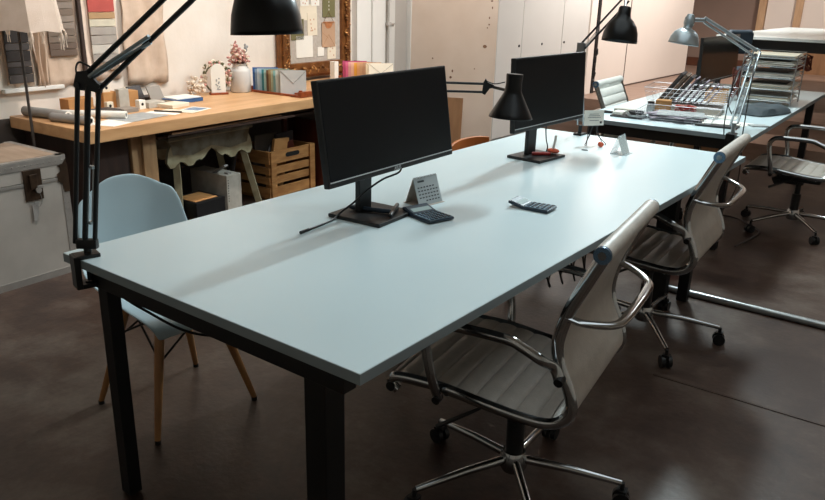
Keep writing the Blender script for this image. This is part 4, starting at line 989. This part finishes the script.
# crate with contents
t = thing('wooden_crate', 'slatted wooden crate with handle hole under the workbench', 'crate', (-1.97, 2.53, 0), math.radians(2))
CW, CD, CH = .44, .36, .345      # y extent, x depth, height
for (nm, T, w, hole) in (('front_side', Tr(0, 0, 0), CW, 1), ('rear_side', Tr(-CD, 0, 0), CW, 0), ('left_side', Tr(0, 0, 0) @ Rz(PI/2), CD, 0), ('right_side', Tr(0, CW, 0) @ Rz(PI/2), CD, 0)):
    sd = MB()
    for k, (z0, z1) in enumerate(((.02, .09), (.115, .165), (.185, .235), (.258, CH))):
        if k == 3 and hole:
            yc = w/2
            sd.prism([(0, z0), (w, z0), (w, z1), (0, z1)], .012, T=T @ Tr(-.012, 0, 0) @ YZ)
        else: sd.prism([(0, z0), (w, z0), (w, z1), (0, z1)], .012, T=T @ Tr(-.012, 0, 0) @ YZ)
    s_ = sd.build(nm, 'crate_wood', t)
    for y0 in (0, w-.05):
        MB().prism([(y0, 0), (y0+.05, 0), (y0+.05, CH), (y0, CH)], .012, T=T @ Tr(.0 if 'side' in nm and nm[0] in 'f' else -.0, 0, 0) @ YZ).build('upright', 'crate_wood', s_)
    if hole:
        MB().prism([(w/2-.05+.02*math.cos(a), .305+.016*math.sin(a)) for a in [PI/2+PI*k/8 for k in range(9)]]+[(w/2+.05+.02*math.cos(a), .305+.016*math.sin(a)) for a in [-PI/2+PI*k/8 for k in range(9)]], .001, T=T @ Tr(.0002, 0, 0) @ YZ).build('hand_hole', 'hole', s_)
MB().bx(-CD, 0, 0, CW, .0, .012).build('bottom', 'crate_wood', t)
def prop(label, name, loc, rot, d, key, cat='board'):
    o = MB().box((0, 0, d[2]/2), d, bev=.002).build(name, key); o.location = loc; o.rotation_euler = rot; return tag(o, label, cat)
prop('tan envelope folder sticking out of the crate at its left', 'folder', (-2.06, 2.64, .03), (-.10, .12, .25), (.02, .19, .39), 'cardboard', 'folder')
prop('grey board standing in the crate behind the folder', 'grey_board', (-2.22, 2.68, .03), (0, .12, .0), (.015, .20, .40), 'grey_card')
prop('second grey board leaning in the crate towards the right', 'grey_board', (-2.16, 2.84, .03), (.1, .14, -.1), (.015, .16, .41), 'slate')
prop('third dull brown board near the right end of the crate', 'brown_sheet', (-2.06, 2.86, .03), (.25, .1, -.2), (.012, .09, .36), 'red_wood')
o = MB().tube(spline([(0, 0, 0), (.0, .02, .06), (-.01, .06, .09), (0, .09, .10), (0, .105, .085)], 6), [.012]*25, 8).build('claw_tool', 'slate', smooth=True); o.location = (-2.03, 2.56, .30); tag(o, 'dark hooked tool poking out of the crate beside the tan folder', 'tool')
o = MB().tube([(-2.22, 2.35, .01), (-2.14, 2.40, .45), (-2.10, 2.34, .53)], .016, 10).build('dark_tube', 'slate', smooth=True); tag(o, 'dark metal tube leaning between the painted stool and the crate', 'tube')
# boxes under stool
t = thing('black_box', 'black drawer box with tan lid under the painted stool', 'box', (-1.84, 1.80, 0), math.radians(4))
MB().bx(-.24, 0, 0, .235, 0, .155, bev=.004).build('body', 'black_plastic', t)
MB().bx(-.20, -.03, .02, .20, .155, .158).build('lid_panel', 'cardboard', t)
MB().cyl((.02, .07, .06), (.02, .21, .06), .005, 8).cyl((0, .08, .06), (.02, .08, .06), .004, 8).cyl((0, .20, .06), (.02, .20, .06), .004, 8).build('handle', 'chrome_soft', t)
t = thing('computer_tower', 'off-white perforated upright case behind the black box', 'case', (-1.90, 2.09, 0), math.radians(4))
MB().bx(-.34, 0, 0, .125, 0, .268, bev=.004).build('body', 'box_white', t)
b = MB()
for k in range(9): b.blob((.0008, .012, .10+.017*k), (.0012, .004, .005), 1)
b.build('vent_holes', 'hole', t)
MB().box((-.10, .03, .29), (.16, .03, .012), rot=Matrix.Rotation(-.5, 3, 'Y')).box((-.04, .05, .274), (.03, .03, .012)).build('bracket', 'tag_grey', t)
o = prop('dark box standing deep beneath the workbench behind the white case', 'dark_box', (-2.395, 1.90, 0), (0, 0, 0), (.12, .4, .26), 'slate', 'box')
# red table frame with curved cream board beyond the crate
t = thing('carved_board', 'cream board with a scalloped edge beyond the crate under the workbench', 'board', (-1.90, 3.13, 0))
MB().prism([(0, 0), (.5, 0), (.5, .58), (-.01, .58), (-.0, .56), (.03, .53), (.015, .49), (.04, .455), (.065, .43), (.045, .39), (.05, .33), (.02, .3)], .02, T=YZ).build('board', 'cream_panel', t)
o = MB().bx(-2.3, -1.93, 3.02, 3.06, .0, .5, bev=.003).build('upright_plank', 'red_wood'); tag(o, 'dark red plank standing at the right of the crate', 'plank')

# ------------------------------------------------------------------ things on the side desk
SD = Tr(-.045, 3.19, .74) @ Rz(math.radians(1.8))
def sd(o, x, y, z=0, rz=0): o.matrix_world = SD @ Tr(x+.045, y-3.19, z) @ Rz(rz)
def wire_basket(name, label, w, d, h, x, y, z, rz, key='wire', nx=12, ny=7, nz=4, flare=1.08):
    t = thing(name, label, 'basket'); sd(t, x, y, z, rz)
    def R_(f): s = 1+(flare-1)*f; return w/2*s, d/2*s
    b = MB()
    for k in range(nz+1):
        a, c_ = R_(k/nz); zz = .0012+h*k/nz
        b.tube([(-a, -c_, zz), (a, -c_, zz), (a, c_, zz), (-a, c_, zz)], 0.0018 if k in (0, nz) else .0009, 5, closed=True)
    a0, c0 = R_(0); a1, c1 = R_(1)
    for k in range(nx+1):
        f = -1+2*k/nx
        b.tube([(f*a1, -c1, h), (f*a0, -c0, .0012), (f*a0, c0, .0012), (f*a1, c1, h)], .0008, 4)
    for k in range(ny+1):
        f = -1+2*k/ny
        b.tube([(-a1, f*c1, h), (-a0, f*c0, .0012), (a0, f*c0, .0012), (a1, f*c1, h)], .0008, 4)
    b.build('wire_grid', key, t); return t
# lower tray (front), upper basket with tiles behind it
wire_basket('wire_tray', 'shallow wire tray of pale papers at the front of the side desk', .40, .29, .055, .46, 3.50, .0, 0.12, key='wire')
b = MB()
random.seed(11)
for k in range(9):
    b.use(random.choice(['purple_grey', 'paper_grey', 'purple_grey', 'purple_grey'])).box((random.uniform(-.05, .05), random.uniform(-.03, .03), .006+.004*k), (.26, .20, .0025), rot=Matrix.Rotation(random.uniform(-.4, .4), 3, 'Z'))
o = b.build('paper_pile', 'purple_grey'); sd(o, .46, 3.50, 0, .12); tag(o, 'messy pile of mauve-grey papers in the shallow wire tray', 'paper', kind='stuff')
wire_basket('wire_basket', 'deep wire basket holding slanted dark sample tiles on the side desk', .46, .30, .10, .40, 3.92, .045, .15, key='wire', flare=1.12)
t = thing('basket_riser', 'low pale box under the deep wire basket', 'box'); sd(t, .40, 3.92, 0, .15); MB().box((0, 0, .022), (.40, .26, .043), bev=.003).build('body', 'box_white', t)
for k in range(9):
    key = ['slate', 'sw1', 'slate', 'purple_grey', 'slate', 'purple_grey', 'slate', 'purple_grey', 'purple_grey'][k]
    o = MB().box((0, 0, .11-.005*k), (.018 if k < 3 else .008, .19, .22-.010*k), T=Ry(.62), bev=.001).build('sample_tile', key)
    sd(o, .21+.036*k, 3.93, .052, .15)
    tag(o, ['leftmost, tallest dark', 'second from left brown-grey', 'third from left dark', 'fourth from left mauve', 'middle dark', 'sixth from left mauve-grey', 'seventh from left dark', 'second from right mauve', 'rightmost mauve-grey'][k]+' sample tile leaning in the deep wire basket', 'tile', 'tiles in the wire basket')
t = thing('small_jar', 'small clear jar with a black lid in front of the deep basket', 'jar'); sd(t, .235, 3.68)
MB().lathe([(0, 0), (.022, .001), (.024, .006), (.024, .045), (.018, .052), (0, .052)], 20).build('body', 'paper_grey', t, smooth=True)
MB().lathe([(0, .052), (.02, .052), (.02, .068), (0, .069)], 20).build('lid', 'black_plastic', t, smooth=True)
t = thing('yarn_bundle', 'bundle of red and pink cord between the wire basket and tray', 'yarn'); sd(t, .44, 3.70, .0)
b = MB()
for k in range(26):
    a = random.uniform(0, 2*PI); b.use('red' if k % 2 else 'pink_petal').tube([(.055*math.cos(q)*1.0+random.uniform(-.008, .008), .028*math.sin(q)+random.uniform(-.01, .01), .034+.024*math.sin(q*1+a)+random.uniform(-.004, .004)) for q in [2*PI*i/10 for i in range(10)]], .004, 5, closed=True)
b.build('cord', 'red', t, smooth=True)['kind'] = 'stuff'
o = MB().box((0, 0, .04), (.09, .07, .08), bev=.003).build('brown_pouch', 'cardboard'); sd(o, .30, 3.72, 0, .2); tag(o, 'small brown packet beside the black-lidded jar', 'packet')
# left corner: tray, cards, glasses
t = thing('black_folder', 'flat dark green folder near the left front of the side desk', 'folder'); sd(t, .20, 3.40, 0, .05)
MB().box((0, 0, .005), (.19, .11, .010), bev=.002).build('cover', 'slate', t)
o = MB().box((0, 0, .01), (.06, .085, .018), bev=.002).build('note_block', 'paper'); sd(o, .145, 3.40, .0105, .05); tag(o, 'white note block on the dark green folder', 'block')
t = thing('cable_coil', 'coil of dark cable in a clear lid on the dark green folder', 'cable'); sd(t, .245, 3.40, .0105)
b = MB()
for k in range(6): b.tube([((.03+.003*k)*math.cos(q), (.026+.002*k)*math.sin(q), .006+.004*k) for q in [2*PI*i/14 for i in range(14)]], .003, 5, closed=True)
b.build('coil', 'slate', t, smooth=True); MB().lathe([(0, 0), (.055, 0), (.058, .012), (.056, .012), (.053, .002)], 24).build('lid', 'paper_grey', t, smooth=True)
o = MB().box((0, 0, .012), (.13, .05, .022), bev=.003).build('pen_box', 'box_white'); sd(o, .12, 3.56, 0, .15); tag(o, 'narrow off-white box behind the dark green folder', 'box')
o = MB().tube([(-.045, 0, .008), (.0, .004, .008), (.045, 0, .008)], [.006, .009, .007], 10).build('stapler', 'black_plastic', smooth=True); sd(o, .035, 3.45, 0, .3); tag(o, 'small black stapler near the left front corner of the side desk', 'stapler')
# right: notebook + papers at lamp foot
o = MB().box((0, 0, .006), (.22, .15, .012), bev=.002).build('black_notebook', 'slate'); sd(o, .70, 3.45, 0, .1); tag(o, 'black notebook under white papers at the silver lamp foot', 'notebook')
for k, (x, y, r, l) in enumerate(((.70, 3.50, .3, 'white sheet on the black notebook at the silver lamp foot'), (.74, 3.60, -.2, 'white sheet sliding behind the silver lamp foot'), (.62, 3.80, .1, 'white sheet between the basket and the grey bag'))):
    o = MB().box((0, 0, .0015), (.20, .15, .003)).build('paper_sheet', 'paper'); sd(o, x, y, .0125 if k == 0 else .0005, r); tag(o, l, 'paper')
o = MB().box((0, 0, .004), (.06, .10, .008), bev=.002).build('phone', 'paper_grey'); sd(o, .885, 3.60, 0, -.9); tag(o, 'pale grey slab right of the silver lamp clamp', 'tablet')
t = thing('cardboard_box', 'open tan cardboard box behind the silver lamp', 'box'); sd(t, .44, 4.40, 0, .1)
b = MB()
for x, y, w, d in ((-.065, 0, .004, .12), (.065, 0, .004, .12), (0, -.06, .13, .004), (0, .06, .13, .004)): b.box((x, y, .05), (w, d, .10))
b.box((0, 0, .002), (.13, .12, .004)).build('carton', 'cardboard', t)
o = MB().tube([(0, 0, .005), (-.03, .02, .15)], .003, 8).build('pencil', 'slate', smooth=True); sd(o, .46, 4.38, .0, 0); tag(o, 'dark pencil standing in the tan cardboard box', 'pencil')
o = MB().box((0, 0, .006), (.26, .34, .012), bev=.002).build('laptop_stand', 'paper_grey'); sd(o, .22, 4.75, 0, .1); tag(o, 'flat pale slab lying before the grey-reflecting monitor', 'slab')
# grey bag
t = thing('grey_pouch', 'soft dark grey pouch lying near the right edge of the side desk', 'pouch'); sd(t, .785, 4.17, 0, math.radians(70))
b = MB(); n = 20; m_ = 14; top = []
g = [[None]*(m_+1) for _ in range(n+1)]; g2 = [[None]*(m_+1) for _ in range(n+1)]
for i in range(n+1):
    for j in range(m_+1):
        u = -1+2*i/n; v = -1+2*j/m_; x = u*.19*(1-.08*v*v); y = v*.115*(1-.12*u*u); e = max(0, (1-u**4)*(1-v**4))**.5
        hgt = e*(.036+.007*math.sin(u*5+v*3)+.005*math.sin(v*7-u*4)+.010)
        g[i][j] = b.bm.verts.new((x, y, .006+hgt)); g2[i][j] = b.bm.verts.new((x, y, .006-e*.006))
for i in range(n):
    for j in range(m_):
        b.bm.faces.new((g[i][j], g[i+1][j], g[i+1][j+1], g[i][j+1])); b.bm.faces.new((g2[i][j], g2[i][j+1], g2[i+1][j+1], g2[i+1][j]))
bmesh.ops.remove_doubles(b.bm, verts=b.bm.verts[:], dist=.0005)
b.build('pouch', 'bag', t, smooth=True)
# letter trays
t = thing('letter_tray', 'tall chrome wire letter tray rack stuffed with papers on the side desk', 'letter rack'); sd(t, .70, 4.76, 0, math.radians(2))
RW, RD, levels = .33, .38, (.030, .105, .180, .255, .31)
for x in (-RW/2, RW/2):
    for y in (-RD/2, RD/2): MB().tube([(x, y, 0), (x, y, .33)], .004, 8).build('post', 'chrome_soft', t, smooth=True)
for z in levels:
    b = MB().tube([(-RW/2, -RD/2, z), (RW/2, -RD/2, z), (RW/2, RD/2, z), (-RW/2, RD/2, z)], .003, 6, closed=True).tube([(-RW/2, -RD/2, z+.03), (-RW/2, RD/2, z+.03), (RW/2, RD/2, z+.03), (RW/2, -RD/2, z+.03)], .0022, 6)
    for k in range(7): b.tube([(-RW/2+RW*k/6, -RD/2, z), (-RW/2+RW*k/6, RD/2, z)], .0015, 5)
    b.build('tray_shelf', 'chrome_soft', t)
random.seed(5)
for q, z in enumerate(levels):
    b = MB(); h = .0
    for k in range(7 if q < 4 else 4):
        b.use(random.choice(['paper', 'paper_warm', 'paper', 'paper_grey'])).box((random.uniform(-.01, .01), random.uniform(-.02, .02), z+.006+h), (.29, .34, .0035), rot=Matrix.Rotation(random.uniform(-.05, .05), 3, 'Z')); h += .0042
    if q in (1, 2, 3): b.use('slate').box((.0, .03, z+.008+h), (.22, .26, .004))
    o = b.build('paper_stack', 'paper'); o.matrix_world = SD @ Tr(.70+.045, 4.76-3.19, 0) @ Rz(math.radians(2)); tag(o, ['paper stack in the lowest letter tray', 'paper stack in the second-lowest letter tray', 'paper stack in the middle letter tray', 'paper stack in the second-highest letter tray', 'paper stack on the topmost letter tray'][q], 'paper', 'paper stacks in the letter rack')
# cable bundles
random.seed(21)
def tangle(name, label, c0, r, n, key='cable_red', rad=.0035):
    b = MB()
    for k in range(n):
        ph = [random.uniform(0, 6.28) for _ in range(3)]; s = [random.uniform(.6, 1) for _ in range(3)]
        pts = [(r[0]*s[0]*math.cos(q+ph[0]), r[1]*s[1]*math.sin(q+ph[1]), r[2]*s[2]*math.sin(q*(1+k % 2)+ph[2])) for q in [2*PI*i/18 for i in range(18)]]
        b.tube(pts, rad, 5, closed=True)
    o = b.build(name, key, smooth=True); o.location = c0; return tag(o, label, 'cables', kind='stuff')
tangle('cable_tangle', 'dark reddish cable tangle left of the letter rack', (.44, 4.72, .86), (.035, .06, .11), 9)
tangle('cable_tangle', 'dark cables hanging below the far table apron', (.20, 7.95, .80), (.13, .06, .09), 12, 'cable_red', .006)
# small upright wire rack at right of trays
# far things
t = thing('task_chair', 'dark blue-grey task chair with rounded back near the far table', 'chair', (-.10, 7.2, .3), math.radians(-40))
b = MB(); pr_ = []
for i in range(9):
    z = .58+.24*i/8; w = .15-(.04 if i in (0, 8) else 0)
    pr_.append([(-.20-.05*math.cos(u*1.2)+.02*i/8, w*math.sin(u*1.2)/math.sin(1.2), z+.0) for u in [-1+k/5 for k in range(11)]])
rows = [[b.bm.verts.new(p) for p in r] for r in pr_]
for i in range(8):
    for k in range(10): b.bm.faces.new((rows[i][k], rows[i][k+1], rows[i+1][k+1], rows[i+1][k]))
b.build('backrest', 'blue_dark', t, smooth=True, solid=.05, sub=1)
MB().box((0, 0, .43), (.44, .44, .07), bev=.03).build('seat', 'blue_dark', t, smooth=True)
MB().tube([(0, 0, .40), (-.22, 0, .41), (-.25, 0, .55)], .018, 8).build('back_stem', 'black_plastic', t)
MB().cyl((0, 0, .07), (0, 0, .40), .025, 14).build('column', 'black_plastic', t, smooth=True)
for k in range(5):
    a = 2*PI*k/5; l = MB().tube([(0, 0, .09), (.28*math.cos(a), .28*math.sin(a), .065)], .015, 8).build('leg', 'black_plastic', t)
    MB().cyl((.28*math.cos(a)-.012, .28*math.sin(a), .025), (.28*math.cos(a)+.012, .28*math.sin(a), .025), .025, 14).cyl((.28*math.cos(a), .28*math.sin(a), .025), (.28*math.cos(a), .28*math.sin(a), .06), .008, 8).build('caster', 'black_plastic', l)
o = MB().bx(-.13, .13, -.12, .12, .0, .30, bev=.005).build('black_unit', 'black_plastic'); o.location = (.00, 8.35, .3+.31); tag(o, 'black box unit mounted below the far table', 'unit')
MB().bx(-.10, .10, -.1, .1, -.31, 0).build('stand', 'black_plastic', o)
o = MB().lathe([(0, 0), (.03, .0), (.03, .085), (.02, .09), (0, .09)], 16).build('black_cup', 'black_plastic', smooth=True); o.location = (.42, 8.7, 1.045); tag(o, 'small black cup on the far table at the right frame edge', 'cup')
o = MB().box((0, 0, .15), (.5, .06, .30), bev=.005).build('storage_tub', 'brown_board'); o.location = (-.05, 5.95, 0); tag(o, 'brown carton on the floor under the far end of the side desk', 'box')
t = thing('power_strip', 'pale power strip and cables on the floor beside the side desk leg', 'power strip', (.60, 4.0, 0), .4)
MB().bx(-.03, .03, -.18, .18, 0, .035, bev=.006).build('strip', 'box_white', t)
MB().tube(spline([(0, .18, .02), (.08, .3, .008), (.2, .25, .008), (.3, .0, .008), (.22, -.2, .008), (.1, -.4, .008)], 6), .005, 6).tube(spline([(0, .1, .036), (.05, .12, .3), (.1, .1, .63)], 6), .004, 6).tube(spline([(0, -.05, .036), (.12, .0, .28), (.12, .1, .63)], 6), .004, 6).build('cables', 'slate', t, smooth=True)

# ------------------------------------------------------------------ light
def area(name, loc, rot, sx, sy, power, col):
    l = bpy.data.lights.new(name, 'AREA'); l.shape = 'RECTANGLE'; l.size = sx; l.size_y = sy; l.energy = power; l.color = col
    o = bpy.data.objects.new(name, l); C.objects.link(o); o.location = loc; o.rotation_euler = rot; return o
def aim(o, tgt):
    d = Vector(tgt)-o.location; o.rotation_euler = d.to_track_quat('-Z', 'Y').to_euler()
def spot(name, loc, tgt, power, col, ang=60, r=.05, blend=.6):
    l = bpy.data.lights.new(name, 'SPOT'); l.energy = power; l.color = col; l.spot_size = math.radians(ang); l.spot_blend = blend; l.shadow_soft_size = r
    o = bpy.data.objects.new(name, l); C.objects.link(o); o.location = loc; aim(o, tgt); return o
COOL = (.80, .96, 1.0); WARM = (1.0, .92, .86)
a = area('ceiling_light_cool', (.15, 4.1, 2.95), (0, 0, 0), .22, .6, 108, COOL); aim(a, (.4, 1.5, .7))
spot('track_light_bench', (-1.2, 2.9, 2.9), (-2.4, 2.7, .7), 175, WARM, 95, .06, .8)
spot('track_light_bench', (-1.2, 1.4, 2.9), (-2.4, 1.4, .7), 110, WARM, 80, .06, .9)
spot('trunk_fill_spot', (-.7, .2, 2.9), (-2.0, .6, .5), 85, WARM, 62, .06, .9)  # spot added to brighten the trunk and the floor beside it
spot('door_fill_spot', (-1.2, 4.2, 2.9), (-2.5, 4.9, .9), 170, (1, .93, .88), 80, .06, .9)  # added spot without a known fixture, whitens the door area
spot('track_light_panels', (-.2, 7.0, 2.95), (-1.95, 7.4, .9), 400, WARM, 125, .1, .9)
spot('track_light_platform', (-.4, 9.6, 2.95), (-1.9, 10.0, .8), 290, WARM, 120, .1, .9)
spot('track_light_back', (.8, 10.0, 2.95), (.3, 12.3, 1.0), 260, WARM, 110, .1, .9)
spot('track_light_desk', (1.6, 6.6, 2.95), (.6, 4.4, .7), 30, (.95, .97, 1), 80, .06, .8)
for k in range(2): area('desk_streak_light', (-1.45-.16*k, 7.3, 2.12+.1*k), (0, 0, 0), .05, .16, 5, WARM)  # unseen lights added for their streak reflections on the desktop
a = area('overhead_fill', (1.0, 1.5, 3.05), (0, 0, 0), 3, 3, 36, (.84, .95, 1.0))  # broad cool fill added overhead to lift the shade, no fixture there
w = bpy.data.worlds.new('world'); sc.world = w; w.use_nodes = True
w.node_tree.nodes['Background'].inputs[0].default_value = (.5, .5, .55, 1); w.node_tree.nodes['Background'].inputs[1].default_value = .1
vs = sc.view_settings; vs.view_transform = 'Standard'; vs.look = 'None'; vs.exposure = .0; vs.gamma = 1; vs.use_curve_mapping = False
